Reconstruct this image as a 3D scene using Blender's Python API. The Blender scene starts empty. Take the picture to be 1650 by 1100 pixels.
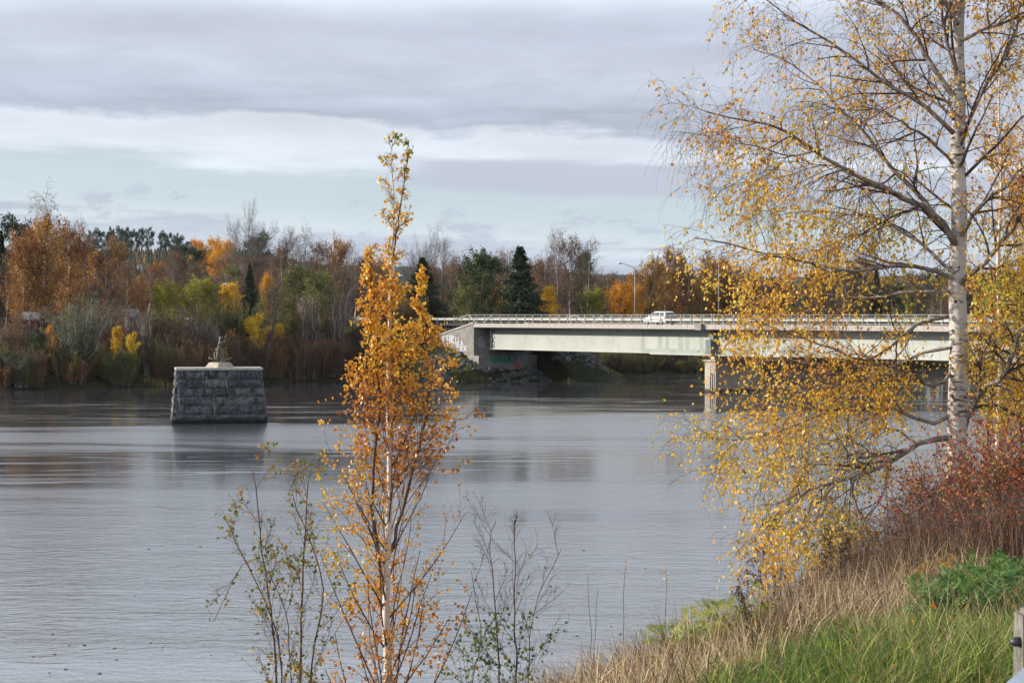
import bpy, bmesh, math, random
import numpy as np
from mathutils import Vector, Matrix, noise as mnoise
sc = bpy.context.scene
COL = sc.collection
PI = math.pi

# ------------------------------------------------------------------ camera
CAMZ = 9.1
F = 3300.0                      # focal length in photo pixels (1650 wide)
PITCH = math.atan(43 / F)
cam_d = bpy.data.cameras.new('camera')
cam_d.lens = 72.0; cam_d.sensor_width = 36.0
cam_d.clip_start = 0.1; cam_d.clip_end = 30000
cam = bpy.data.objects.new('camera', cam_d); COL.objects.link(cam)
cam.location = (0, 0, CAMZ)
cam.rotation_euler = (PI / 2 - PITCH, 0, 0)
sc.camera = cam

# ------------------------------------------------------------------ light
SUN_EL = math.radians(20)
SH = Vector((-0.99, 0.06, 0)).normalized()          # horizontal direction towards the sun
SDIR = Vector((SH.x * math.cos(SUN_EL), SH.y * math.cos(SUN_EL), math.sin(SUN_EL)))
sd = bpy.data.lights.new('sun', 'SUN'); sd.energy = 5.0; sd.angle = math.radians(0.6); sd.color = (1, .93, .82)
so = bpy.data.objects.new('sun', sd); COL.objects.link(so)
so.rotation_euler = (-SDIR).to_track_quat('-Z', 'Y').to_euler()
so.location = (-40, 0, 60)

world = bpy.data.worlds.new('World'); sc.world = world; world.use_nodes = True
W = world.node_tree; W.nodes.clear()

class NT:
    """tiny node-writing helper"""
    def __init__(s, tree): s.t = tree
    def n(s, typ, **kw):
        nd = s.t.nodes.new(typ)
        for k, v in kw.items():
            setattr(nd, k, v)
        return nd
    def put(s, sock, v):
        if isinstance(v, bpy.types.NodeSocket): s.t.links.new(v, sock)
        elif v is not None:
            if isinstance(v, (tuple, list)) and len(v) == 3 and sock.type == 'RGBA': v = (*v, 1)
            sock.default_value = v
    def math(s, op, a, b=None, c=None, clamp=False):
        m = s.n('ShaderNodeMath', operation=op, use_clamp=clamp)
        for i, v in enumerate((a, b, c)):
            if v is not None: s.put(m.inputs[i], v)
        return m.outputs[0]
    def mr(s, v, a, b, c=0.0, d=1.0, smooth=True):
        m = s.n('ShaderNodeMapRange', interpolation_type='SMOOTHSTEP' if smooth else 'LINEAR')
        s.put(m.inputs['Value'], v)
        for k, x in (('From Min', a), ('From Max', b), ('To Min', c), ('To Max', d)): s.put(m.inputs[k], x)
        return m.outputs['Result']
    def mix(s, f, a, b, blend='MIX'):
        m = s.n('ShaderNodeMix', data_type='RGBA', blend_type=blend)
        s.put(m.inputs[0], f); s.put(m.inputs[6], a); s.put(m.inputs[7], b)
        return m.outputs[2]
    def ramp(s, v, stops, interp='LINEAR'):
        r = s.n('ShaderNodeValToRGB'); r.color_ramp.interpolation = interp
        e = r.color_ramp.elements
        while len(e) < len(stops): e.new(0.5)
        for el, (p, c) in zip(e, stops):
            el.position = p
            el.color = (c, c, c, 1) if isinstance(c, (int, float)) else (*c, 1)
        s.put(r.inputs[0], v)
        return r.outputs[0]
    def mapping(s, v, sc_=(1, 1, 1), loc=(0, 0, 0), rot=(0, 0, 0)):
        m = s.n('ShaderNodeMapping')
        s.put(m.inputs[0], v); m.inputs['Location'].default_value = loc
        m.inputs['Rotation'].default_value = rot; m.inputs['Scale'].default_value = sc_
        return m.outputs[0]
    def noise(s, v, scale=1, detail=3, rough=.55, dist=0.0):
        m = s.n('ShaderNodeTexNoise')
        if v is not None: s.put(m.inputs['Vector'], v)
        m.inputs['Scale'].default_value = scale; m.inputs['Detail'].default_value = detail
        m.inputs['Roughness'].default_value = rough; m.inputs['Distortion'].default_value = dist
        return m.outputs['Fac']
    def xyz(s, x, y, z):
        m = s.n('ShaderNodeCombineXYZ')
        for i, v in enumerate((x, y, z)): s.put(m.inputs[i], v)
        return m.outputs[0]
    def sep(s, v):
        m = s.n('ShaderNodeSeparateXYZ'); s.put(m.inputs[0], v); return m.outputs

def build_sky():
    N = NT(W)
    tc = N.n('ShaderNodeTexCoord').outputs['Generated']
    x, y, z = N.sep(tc)
    sky = N.n('ShaderNodeTexSky', sky_type='NISHITA')
    sky.sun_disc = False; sky.sun_elevation = SUN_EL
    sky.sun_rotation = math.atan2(SDIR.x, SDIR.y)
    sky.altitude = 100; sky.air_density = 1.0; sky.dust_density = 2.0; sky.ozone_density = 1.0
    zz = N.math('DIVIDE', z, N.math('ADD', N.math('ABSOLUTE', z), .12))
    v = N.xyz(N.math('MULTIPLY', x, 3.2), N.math('MULTIPLY', y, 3.2), N.math('MULTIPLY', zz, 5.5))
    n1 = N.noise(v, 1.6, 6, .55, .35)                # long streaks
    v2 = N.xyz(N.math('MULTIPLY', x, 6), N.math('MULTIPLY', y, 6), N.math('MULTIPLY', zz, 15))
    n2 = N.noise(v2, 1.5, 6, .6, .3)
    v3 = N.xyz(N.math('MULTIPLY', x, 26), N.math('MULTIPLY', y, 26), N.math('MULTIPLY', zz, 14))
    n3 = N.noise(v3, 1.2, 6, .62, .2)                # small low puffs
    zw = N.math('ADD', z, N.math('ADD', N.math('MULTIPLY', N.math('SUBTRACT', n1, .5), .030),
                                 N.math('MULTIPLY', N.math('SUBTRACT', n2, .5), .036)))
    # the band layout drifts down towards the right
    zw = N.math('ADD', zw, N.math('ADD', N.math('MULTIPLY', x, .05), N.math('MULTIPLY', N.math('SUBTRACT', n3, .5), .012)))
    S = 5.0                                            # ramp spans z 0..0.2
    zr = N.math('MULTIPLY', zw, S, clamp=True)
    k = lambda px: (507 - px) / F * S
    grey = (.545, .558, .64); dgrey = (.48, .495, .575); white = (.74, .75, .80); lav = (.50, .515, .60)
    ccol = N.ramp(zr, [(0, (.56, .575, .65)), (k(425), (.56, .575, .65)), (k(392), (.60, .61, .68)), (k(375), (.80, .81, .84)),
                       (k(300), (.66, .685, .73)), (k(274), white), (k(222), white), (k(204), dgrey),
                       (k(170), (.53, .545, .625)), (k(110), (.60, .61, .69)), (k(60), (.56, .57, .655)), (k(0), (.54, .555, .64)), (1, (.58, .59, .66))])
    cov = N.ramp(zr, [(0, .97), (k(412), .97), (k(388), .8), (k(366), .42), (k(335), .34), (k(300), .40), (k(276), .93),
                      (k(255), 1), (1, 1)])
    # small flat puffs in the open band
    puff = N.mr(n3, .56, .66)
    puff = N.math('MULTIPLY', puff, N.math('MULTIPLY', N.mr(z, .028, .04), N.mr(z, .075, .055)))
    # grey bank right of the middle (y 255..320)
    zc = N.math('SUBTRACT', N.math('ADD', z, N.math('MULTIPLY', N.math('SUBTRACT', n2, .5), .012)), N.math('MULTIPLY', x, -.035))
    bank = N.math('MULTIPLY', N.mr(x, -.075, -.03), N.math('MULTIPLY', N.mr(zc, .0565, .0615), N.mr(zc, .0775, .0725)))
    bank = N.math('MULTIPLY', bank, .95)
    # clear air: the physical sky, bleached by thin veil
    clear = N.mix(1.0, sky.outputs[0], (.115, .115, .115), 'MULTIPLY')
    clear = N.mix(.62, clear, (.62, .74, .83))
    # brightness variation inside the cloud deck
    var = N.ramp(n1, [(0.3, .90), (.5, 1.0), (.7, 1.08)])
    var2 = N.ramp(n2, [(0.32, .88), (.68, 1.10)])
    ccol = N.mix(1.0, N.mix(1.0, ccol, var, 'MULTIPLY'), var2, 'MULTIPLY')
    col = N.mix(cov, clear, ccol)
    col = N.mix(N.math('MULTIPLY', puff, .7), col, lav)
    col = N.mix(bank, col, (.535, .54, .615))
    # higher up: bright band added to lighten the water, zenith darkened for contrast
    col = N.mix(1.0, col, (.995, 1.065, 1.10), 'MULTIPLY')
    hi = N.mr(z, .136, .178)
    hcol = N.mix(N.mr(n2, .35, .7), (1.32, 1.44, 1.62), (1.62, 1.72, 1.86))
    hcol = N.mix(N.mr(z, .36, .70), hcol, N.mix(N.mr(n1, .4, .65), (.26, .36, .56), (.50, .56, .68)))
    col = N.mix(hi, col, hcol)
    bg = N.n('ShaderNodeBackground'); N.put(bg.inputs[0], col); bg.inputs[1].default_value = 0.70
    out = N.n('ShaderNodeOutputWorld'); W.links.new(bg.outputs[0], out.inputs[0])
build_sky()

sc.view_settings.view_transform = 'Standard'; sc.view_settings.look = 'None'
sc.view_settings.exposure = 0.55; sc.view_settings.gamma = 1.0
sc.view_settings.use_curve_mapping = False
sc.render.engine = 'CYCLES'
cy = sc.cycles
cy.use_denoising = True
try: cy.denoiser = 'OPENIMAGEDENOISE'; cy.denoising_prefilter = 'ACCURATE'
except Exception: pass
cy.max_bounces = 6; cy.diffuse_bounces = 2; cy.glossy_bounces = 3; cy.transmission_bounces = 3; cy.volume_bounces = 0
cy.transparent_max_bounces = 6; cy.sample_clamp_indirect = 6
cy.use_adaptive_sampling = False

# ------------------------------------------------------------------ helpers
def PX(x, y, Y):
    """world point seen at photo pixel (x, y) at depth Y metres in front of the camera"""
    dx = (x - 825) / F; dz = (550 - y) / F
    c, s_ = math.cos(PITCH), math.sin(PITCH)
    dy = c + dz * s_; dzz = dz * c - s_
    k = Y / dy
    return np.array((dx * k, Y, CAMZ + dzz * k))

class Geo:
    def __init__(s): s.v = []; s.q = []; s.t = []; s.a = []; s.n = 0
    def add(s, V, Q=None, T=None, a=0.0):
        V = np.asarray(V, float).reshape(-1, 3)
        if Q is not None and len(Q): s.q.append(np.asarray(Q, int).reshape(-1, 4) + s.n)
        if T is not None and len(T): s.t.append(np.asarray(T, int).reshape(-1, 3) + s.n)
        s.v.append(V); s.a.append(np.broadcast_to(np.asarray(a, float).reshape(-1), (len(V),)) if np.size(a) in (1, len(V)) else np.zeros(len(V)))
        s.n += len(V)
    def mesh(s, name, mats, smooth=False):
        me = bpy.data.meshes.new(name)
        V = np.concatenate(s.v) if s.v else np.zeros((0, 3))
        Q = np.concatenate(s.q) if s.q else np.zeros((0, 4), int)
        T = np.concatenate(s.t) if s.t else np.zeros((0, 3), int)
        me.vertices.add(len(V)); me.vertices.foreach_set('co', V.ravel())
        nl = Q.size + T.size
        me.loops.add(nl); me.loops.foreach_set('vertex_index', np.concatenate((Q.ravel(), T.ravel())))
        npoly = len(Q) + len(T); me.polygons.add(npoly)
        st = np.concatenate((np.arange(len(Q)) * 4, Q.size + np.arange(len(T)) * 3))
        me.polygons.foreach_set('loop_start', st)
        try: me.polygons.foreach_set('loop_total', np.concatenate((np.full(len(Q), 4), np.full(len(T), 3))))
        except Exception: pass
        me.polygons.foreach_set('use_smooth', np.full(npoly, smooth))
        at = me.attributes.new('t', 'FLOAT', 'POINT')
        at.data.foreach_set('value', np.concatenate(s.a) if s.a else np.zeros(0))
        me.update(calc_edges=True); me.validate()
        for m in (mats if isinstance(mats, (list, tuple)) else [mats]): me.materials.append(m)
        return me
    def obj(s, name, mat, parent=None, smooth=False, kind=None):
        return mk(name, s.mesh(name, mat, smooth), parent, kind)
    # shapes
    def box(s, lo, hi, M=None, a=0.0):
        x0, y0, z0 = lo; x1, y1, z1 = hi
        V = np.array([(x0, y0, z0), (x1, y0, z0), (x1, y1, z0), (x0, y1, z0), (x0, y0, z1), (x1, y0, z1), (x1, y1, z1), (x0, y1, z1)], float)
        if M is not None: V = M(V)
        s.add(V, [(0, 3, 2, 1), (4, 5, 6, 7), (0, 1, 5, 4), (1, 2, 6, 5), (2, 3, 7, 6), (3, 0, 4, 7)], a=a)
    def prism(s, poly, y0, y1, M=None, a=0.0):
        """poly of (x,z), extruded along y, caps fanned"""
        n = len(poly)
        V = np.array([(x, y0, z) for x, z in poly] + [(x, y1, z) for x, z in poly], float)
        if M is not None: V = M(V)
        Q = [(i, (i + 1) % n, n + (i + 1) % n, n + i) for i in range(n)]
        T = [(0, i + 1, i) for i in range(1, n - 1)] + [(n, n + i, n + i + 1) for i in range(1, n - 1)]
        s.add(V, Q, T, a=a)
    def tubes(s, P, R, sides=3, a=0.0, cap=False):
        P = np.asarray(P, float); R = np.asarray(R, float)
        if P.ndim == 2: P = P[None]; R = R[None]
        M, N, _ = P.shape
        if M == 0: return
        T = np.empty_like(P); T[:, 1:-1] = P[:, 2:] - P[:, :-2]; T[:, 0] = P[:, 1] - P[:, 0]; T[:, -1] = P[:, -1] - P[:, -2]
        T /= np.linalg.norm(T, axis=2, keepdims=True) + 1e-9
        ref = np.where(np.abs(T[..., 2:3]) > .9, np.array([1., 0, 0]), np.array([0, 0, 1.]))
        ref = np.broadcast_to(ref[:, :1], T.shape)
        A = np.cross(T, ref); A /= np.linalg.norm(A, axis=2, keepdims=True) + 1e-9
        B = np.cross(T, A)
        th = np.arange(sides) / sides * 2 * PI
        V = P[:, :, None] + R[:, :, None, None] * (np.cos(th)[:, None] * A[:, :, None] + np.sin(th)[:, None] * B[:, :, None])
        base = (np.arange(M) * N * sides)[:, None, None]
        i = np.arange(N - 1)[None, :, None] * sides; j = np.arange(sides)[None, None, :]; j2 = (j + 1) % sides
        Q = np.stack(np.broadcast_arrays(base + i + j, base + i + j2, base + i + sides + j2, base + i + sides + j), -1).reshape(-1, 4)
        if np.size(a) == M: a = np.repeat(np.asarray(a).reshape(-1), N * sides)
        TT = []
        if cap:
            for m in range(M):
                b0 = m * N * sides; b1 = b0 + (N - 1) * sides
                TT += [(b0, b0 + k + 1, b0 + k) for k in range(1, sides - 1)] + [(b1, b1 + k, b1 + k + 1) for k in range(1, sides - 1)]
        s.add(V.reshape(-1, 3), Q, TT, a=a)
    def leaves(s, P, size, rng, t, width=.7, droop=.5, fold=.25, quad=True):
        """P (K,3) leaf bases, size (K,), t (K,) colour value"""
        K = len(P)
        if K == 0: return
        d = rng.normal(size=(K, 3)); d[:, 2] -= droop * 1.5; d /= np.linalg.norm(d, axis=1, keepdims=True)
        r = rng.normal(size=(K, 3)); w = np.cross(d, r); w /= np.linalg.norm(w, axis=1, keepdims=True) + 1e-9
        n = np.cross(d, w)
        L = np.asarray(size).reshape(-1, 1) * np.ones((K, 1))
        hw = L * width * .5
        if quad:
            V = np.stack((P, P + d * L * .42 + w * hw + n * hw * fold, P + d * L, P + d * L * .42 - w * hw + n * hw * fold), 1)
            b = np.arange(K)[:, None] * 4
            T = np.concatenate((b + [[0, 1, 2]], b + [[0, 2, 3]]))
            s.add(V.reshape(-1, 3), None, T, a=np.repeat(t, 4))
        else:
            V = np.stack((P, P + d * L + w * hw, P + d * L * .8 - w * hw), 1)
            s.add(V.reshape(-1, 3), None, np.arange(K * 3).reshape(-1, 3), a=np.repeat(t, 3))

def mk(name, data, parent=None, kind=None):
    o = bpy.data.objects.new(name, data); COL.objects.link(o)
    if parent is not None: o.parent = parent
    if kind: o['kind'] = kind
    return o
def tag(o, label=None, cat=None, group=None, kind=None):
    if label: o['label'] = label
    if cat: o['category'] = cat
    if group: o['group'] = group
    if kind: o['kind'] = kind
    return o
def empty(name, loc=(0, 0, 0), rz=0.0, label=None, cat=None, group=None):
    o = bpy.data.objects.new(name, None); COL.objects.link(o)
    o.location = [float(c) for c in loc]; o.rotation_euler = (0, 0, rz); o.empty_display_size = .3
    return tag(o, label, cat, group)
def copy_tree(o, parent=None):
    c = o.copy(); COL.objects.link(c)
    if parent is not None: c.parent = parent
    for ch in KIDS.get(o.name, ()): copy_tree(ch, c)
    return c
KIDS = {}
def kids_of(o, lst):
    KIDS[o.name] = list(lst)
def sstep(a, b, x):
    t = np.clip((x - a) / (b - a), 0, 1); return t * t * (3 - 2 * t)

# ------------------------------------------------------------------ materials
def new_mat(name):
    m = bpy.data.materials.new(name); m.use_nodes = True
    t = m.node_tree; t.nodes.clear()
    N = NT(t); out = N.n('ShaderNodeOutputMaterial'); b = N.n('ShaderNodeBsdfPrincipled')
    t.links.new(b.outputs[0], out.inputs[0])
    return m, N, b, out
def setp(b, N, col=None, rough=None, metal=None, spec=None):
    if col is not None: N.put(b.inputs['Base Color'], col)
    if rough is not None: N.put(b.inputs['Roughness'], rough)
    if metal is not None: b.inputs['Metallic'].default_value = metal
    if spec is not None: b.inputs['Specular IOR Level'].default_value = spec
def bump(N, b, h, strength=.5, dist=.05):
    bp = N.n('ShaderNodeBump'); N.put(bp.inputs['Height'], h)
    bp.inputs['Strength'].default_value = strength; bp.inputs['Distance'].default_value = dist
    N.put(b.inputs['Normal'], bp.outputs[0])
def objc(N): return N.n('ShaderNodeTexCoord').outputs['Object']
def mottled(name, c1, c2, scale=1.0, rough=.8, c3=None, bstr=.3, bdist=.02, metal=0, stretch=(1, 1, 1), spec=.3, streak=0, c4=(.05, .05, .045)):
    m, N, b, o = new_mat(name)
    p = N.mapping(objc(N), stretch)
    n1 = N.noise(p, scale, 6, .65)
    col = N.mix(N.mr(n1, .35, .65), c1, c2)
    if c3 is not None:
        n2 = N.noise(p, scale * 4.3, 4, .6)
        col = N.mix(N.mr(n2, .52, .68, 0, .8), col, c3)
    if streak:
        n4 = N.noise(N.mapping(objc(N), (2.2, 2.2, .25)), 1.0, 5, .6)
        col = N.mix(N.mr(n4, .5, .7, 0, streak), col, c4)
    setp(b, N, col, rough, metal, spec)
    n3 = N.noise(p, scale * 12, 4, .6)
    bump(N, b, n3, bstr, bdist)
    return m
def leafmat(name, stops, trans=.35, rough=.55, objvar=.0, spec=.25):
    """leaf colour from per-leaf attribute t; thin sheets let light through"""
    m, N, b, o = new_mat(name)
    t = N.n('ShaderNodeAttribute', attribute_name='t').outputs['Fac']
    col = N.ramp(t, stops)
    if objvar:
        r = N.n('ShaderNodeObjectInfo').outputs['Random']
        hs = N.n('ShaderNodeHueSaturation'); N.put(hs.inputs['Color'], col)
        N.put(hs.inputs['Hue'], N.mr(r, 0, 1, .5 - objvar * .035, .5 + objvar * .05, False))
        N.put(hs.inputs['Value'], N.mr(N.math('FRACT', N.math('MULTIPLY', r, 7.3)), 0, 1, 1.08 - objvar * .6, 1.08 + objvar * .6, False))
        col = hs.outputs[0]
    setp(b, N, col, rough, 0, spec)
    tr = N.n('ShaderNodeBsdfTranslucent'); N.put(tr.inputs[0], col)
    mx = N.n('ShaderNodeMixShader'); mx.inputs[0].default_value = trans
    N.t.links.new(b.outputs[0], mx.inputs[1]); N.t.links.new(tr.outputs[0], mx.inputs[2]); N.t.links.new(mx.outputs[0], o.inputs[0])
    return m
def plain(name, col, rough=.5, metal=0, spec=.5):
    m, N, b, o = new_mat(name)
    n = N.noise(objc(N), 3.0, 4)
    c = N.mix(N.mr(n, .3, .7), tuple(x * .88 for x in col), tuple(min(1, x * 1.08) for x in col))
    setp(b, N, c, rough, metal, spec); return m

def birch_bark(name, base=(.72, .66, .60), dark=(.035, .03, .028), amt=.0, scale=1.0):
    m, N, b, o = new_mat(name)
    oc = objc(N)
    p = N.mapping(oc, (6 * scale, 6 * scale, 26 * scale))
    n1 = N.noise(p, 1.0, 4, .6, .4)
    p2 = N.mapping(oc, (5 * scale, 5 * scale, 7 * scale))
    n2 = N.noise(p2, 1.0, 5, .65, .6)
    p3 = N.mapping(oc, (1.2 * scale, 1.2 * scale, 1.6 * scale))
    n3 = N.noise(p3, 1.0, 3, .5)
    marks = N.math('MULTIPLY', N.mr(n1, .60 - amt, .66 - amt), N.mr(n3, .30, .6))
    blot = N.mr(n2, .645 - amt, .69 - amt)
    f = N.math('MAXIMUM', marks, blot)
    warm = N.mix(N.mr(n3, .35, .7), base, (base[0] * .82, base[1] * .76, base[2] * .70))
    setp(b, N, N.mix(f, warm, dark), .75, 0, .25)
    bump(N, b, N.math('ADD', n1, n2), .4, .01)
    return m

M = {}
M['birch'] = birch_bark('birch_bark', (.58, .53, .48), amt=.035)
M['birch_young'] = birch_bark('young_birch_bark', (.66, .55, .47), (.06, .045, .04), -.02, 1.6)
M['limb'] = mottled('limb_bark', (.16, .12, .10), (.34, .28, .24), 6, .85, (.05, .04, .035), .5, .01)
M['twig'] = mottled('twig_bark', (.06, .038, .032), (.12, .075, .06), 5, .75, None, .1, .002)
M['twig_red'] = mottled('red_twig_bark', (.065, .036, .028), (.125, .075, .052), 5, .7, None, .1, .002)
M['trunk_grey'] = mottled('grey_trunk_bark', (.16, .14, .125), (.34, .31, .28), 1.2, .9, (.05, .045, .04), .3, .02)
M['trunk_white'] = mottled('pale_trunk_bark', (.42, .39, .35), (.60, .57, .53), .9, .85, (.06, .055, .05), .3, .02)
M['trunk_pine'] = mottled('pine_trunk_bark', (.20, .10, .055), (.30, .16, .09), .8, .9, (.08, .05, .035), .3, .02)
M['trunk_dark'] = mottled('dark_trunk_bark', (.05, .04, .032), (.10, .08, .065), .9, .9, None, .3, .02)
M['twig_far'] = mottled('bare_twigs', (.085, .06, .048), (.21, .155, .125), .6, .9, None, .0, .01)
M['twig_grey'] = mottled('grey_bare_twigs', (.09, .075, .065), (.17, .145, .125), .6, .9, None, .0, .01)

M['lf_gold'] = leafmat('birch_leaves_gold', [(0, (.46, .15, .025)), (.22, (.68, .31, .03)), (.5, (.82, .48, .045)), (.75, (.82, .58, .09)), (.9, (.46, .44, .07)), (1, (.20, .25, .05))], .45, .38, spec=.5)
M['lf_orange'] = leafmat('birch_leaves_orange', [(0, (.30, .09, .03)), (.25, (.56, .21, .03)), (.5, (.76, .37, .035)), (.75, (.80, .50, .05)), (.90, (.48, .42, .06)), (1, (.26, .30, .05))], .42, .38, spec=.5)
M['lf_green'] = leafmat('sapling_leaves', [(0, (.42, .20, .03)), (.3, (.30, .20, .03)), (.6, (.15, .19, .035)), (1, (.08, .13, .03))], .4)
M['lf_red'] = leafmat('rose_leaves', [(0, (.12, .022, .02)), (.25, (.28, .04, .022)), (.5, (.40, .075, .025)), (.68, (.17, .06, .035)), (.85, (.46, .19, .03)), (1, (.24, .20, .05))], .3)
M['fr'] = leafmat('rust_leaves', [(0, (.10, .045, .018)), (.35, (.22, .10, .028)), (.7, (.31, .155, .042)), (1, (.40, .24, .06))], .3, objvar=.35)
M['fb'] = leafmat('brown_leaves', [(0, (.05, .026, .014)), (.5, (.12, .062, .030)), (1, (.24, .13, .05))], .3, objvar=.4)
M['fy'] = leafmat('yellow_leaves', [(0, (.40, .20, .02)), (.5, (.66, .38, .025)), (1, (.74, .50, .05))], .35, objvar=.15)
M['fo'] = leafmat('orange_leaves', [(0, (.38, .14, .02)), (.5, (.62, .27, .02)), (1, (.70, .36, .03))], .35, objvar=.2)
M['fg'] = leafmat('olive_leaves', [(0, (.045, .055, .016)), (.5, (.10, .11, .028)), (.85, (.18, .18, .035)), (1, (.32, .27, .04))], .3, objvar=.3)
M['fyg'] = leafmat('yellow_green_leaves', [(0, (.10, .10, .02)), (.5, (.22, .21, .025)), (1, (.38, .34, .04))], .3, objvar=.15)
M['fgg'] = leafmat('grey_green_leaves', [(0, (.06, .07, .04)), (.5, (.11, .12, .065)), (1, (.19, .19, .11))], .3, objvar=.2)
M['fdg'] = leafmat('dark_green_leaves', [(0, (.02, .035, .012)), (.5, (.045, .07, .02)), (1, (.09, .11, .03))], .25, objvar=.2)
M['ns'] = leafmat('spruce_needles', [(0, (.006, .014, .005)), (.5, (.014, .030, .009)), (1, (.035, .055, .015))], .1, .6, objvar=.2)
M['np'] = leafmat('pine_needles', [(0, (.018, .032, .018)), (.5, (.035, .058, .032)), (1, (.065, .095, .045))], .12, .6, objvar=.2)
M['fs'] = leafmat('silvery_leaves', [(0, (.14, .14, .13)), (.5, (.26, .26, .25)), (1, (.38, .38, .37))], .2)
M['grass_green'] = leafmat('green_grass_blades', [(0, (.32, .22, .08)), (.10, (.05, .07, .015)), (.4, (.075, .13, .02)), (.75, (.17, .25, .035)), (1, (.36, .40, .07))], .35)
M['grass_dry'] = leafmat('dry_grass_blades', [(0, (.05, .032, .02)), (.25, (.17, .105, .06)), (.6, (.40, .27, .15)), (1, (.70, .55, .34))], .3, spec=.15)
M['stalk_brown'] = leafmat('brown_stalks', [(0, (.035, .020, .014)), (.5, (.09, .052, .034)), (1, (.26, .17, .10))], .1, spec=.1)
M['reed'] = leafmat('bank_reeds', [(0, (.09, .085, .025)), (.5, (.20, .16, .045)), (1, (.34, .27, .07))], .3)
M['fern'] = leafmat('tansy_leaves', [(0, (.03, .07, .02)), (.5, (.09, .19, .04)), (.85, (.26, .36, .08)), (1, (.42, .34, .04))], .35)
M['seed'] = leafmat('dried_seed_heads', [(0, (.03, .018, .012)), (1, (.10, .055, .03))], .05)
M['seed_y'] = leafmat('yellow_seed_heads', [(0, (.30, .14, .02)), (1, (.50, .30, .03))], .1)

M['stone'] = mottled('granite_blocks', (.13, .135, .145), (.26, .265, .28), .9, .85, (.05, .052, .055), .8, .03, streak=.55)
def stone_mat():
    m, N, b, o = new_mat('granite_blocks'); oc = objc(N); gp = N.n('ShaderNodeNewGeometry').outputs['Position']
    r = N.n('ShaderNodeObjectInfo').outputs['Random']
    base = N.ramp(r, [(0, (.05, .052, .056)), (.4, (.085, .088, .094)), (.75, (.13, .132, .134)), (1, (.105, .105, .085))])
    n1 = N.noise(gp, 1.6, 6, .68); n2 = N.noise(gp, 7, 5, .65); n3 = N.noise(N.mapping(gp, (2.6, 2.6, .35)), 1.0, 5, .6)
    c = N.mix(N.mr(n1, .40, .60, 0, .85), base, (.022, .023, .022)); c = N.mix(N.mr(n2, .52, .68, 0, .6), c, (.26, .265, .27))
    c = N.mix(N.mr(n3, .60, .70, 0, .55), c, (.36, .36, .35)); c = N.mix(N.mr(n3, .38, .30, 0, .6), c, (.03, .031, .03))
    _, _, z = N.sep(gp)
    c = N.mix(N.mr(z, .75, .15), c, (.016, .017, .014))
    setp(b, N, c, .85, 0, .3); bump(N, b, N.math('ADD', n1, N.math('MULTIPLY', n2, .5)), .9, .06); return m
M['stone'] = stone_mat()
M['joint'] = mottled('pier_core', (.03, .03, .03), (.06, .06, .06), 2, .95)
M['slab'] = mottled('pale_coping', (.34, .30, .265), (.45, .41, .365), 1.2, .85, (.2, .18, .16), .3, .01)
M['pedestal'] = mottled('pedestal_stone', (.30, .245, .19), (.40, .335, .265), 1.5, .85, (.22, .20, .18), .4, .02)
M['bronze'] = mottled('bronze', (.085, .075, .058), (.15, .135, .10), 3, .55, (.06, .07, .06), .3, .01, metal=.3)
M['moss'] = mottled('mossy_stone', (.05, .05, .04), (.09, .11, .03), 8, .95, (.02, .02, .018), .8, .03)
M['concrete'] = mottled('bridge_concrete', (.16, .148, .138), (.24, .222, .205), .7, .85, (.14, .13, .12), .3, .01, streak=.35, c4=(.14, .12, .105))
M['concrete_pier'] = mottled('pier_concrete', (.30, .25, .205), (.37, .315, .26), .5, .85, (.32, .27, .22), .3, .01, streak=.25, c4=(.2, .16, .12))
def wet(m):
    t = m.node_tree; N = NT(t); b = [n for n in t.nodes if n.type == 'BSDF_PRINCIPLED'][0]
    src = b.inputs['Base Color'].links[0].from_socket
    _, _, z = N.sep(N.n('ShaderNodeNewGeometry').outputs['Position'])
    N.put(b.inputs['Base Color'], N.mix(N.mr(z, .55, .12), src, (.035, .032, .026)))
wet(M['concrete_pier'])
M['beam'] = mottled('edge_beam_concrete', (.29, .255, .23), (.38, .335, .305), .6, .85, (.30, .25, .22), .3, .01, streak=.4, c4=(.22, .18, .16))
M['girder'] = mottled('girder_paint', (.31, .32, .29), (.36, .37, .335), .25, .5, (.28, .285, .25), .05, .01, streak=.42, c4=(.36, .35, .29))
M['repaint'] = mottled('grey_green_cover_paint', (.21, .245, .21), (.255, .285, .245), .5, .55, (.29, .33, .28), .05, .01, streak=.2, c4=(.34, .38, .32))
M['steel_green'] = mottled('dark_green_steel', (.10, .13, .135), (.16, .19, .19), .8, .5, None, .1, .01)
M['galv'] = mottled('galvanised_steel', (.20, .205, .20), (.27, .275, .265), 2, .5, None, .05, .01, metal=.2)
M['galv_lt'] = mottled('pale_guardrail_steel', (.36, .36, .335), (.45, .45, .42), 1.4, .45, None, .05, .01, metal=.1)
M['asphalt'] = mottled('asphalt', (.045, .045, .047), (.065, .065, .067), 3, .9)
M['rust_steel'] = mottled('rust_red_steel', (.13, .03, .022), (.20, .05, .035), 1.2, .7)
M['rock'] = mottled('riprap_rock', (.055, .055, .055), (.125, .125, .12), .9, .9, (.03, .035, .018), .7, .05)
M['paint_white'] = plain('white_paint', (.62, .63, .62), .6)
M['paint_grey'] = plain('graffiti_pale', (.42, .44, .47), .7)
M['paint_dark'] = plain('graffiti_black', (.03, .035, .035), .6)
M['paint_green'] = plain('graffiti_green', (.02, .22, .14), .6)
M['paint_blue'] = plain('graffiti_blue', (.16, .18, .42), .6)
M['paint_red'] = plain('graffiti_red', (.38, .03, .05), .6)
M['house_white'] = plain('white_house_wall', (.68, .66, .62), .7)
M['house_red'] = plain('falu_red_boards', (.15, .035, .025), .85)
M['roof'] = mottled('grey_roof', (.14, .13, .13), (.22, .20, .19), 1, .8)
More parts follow.
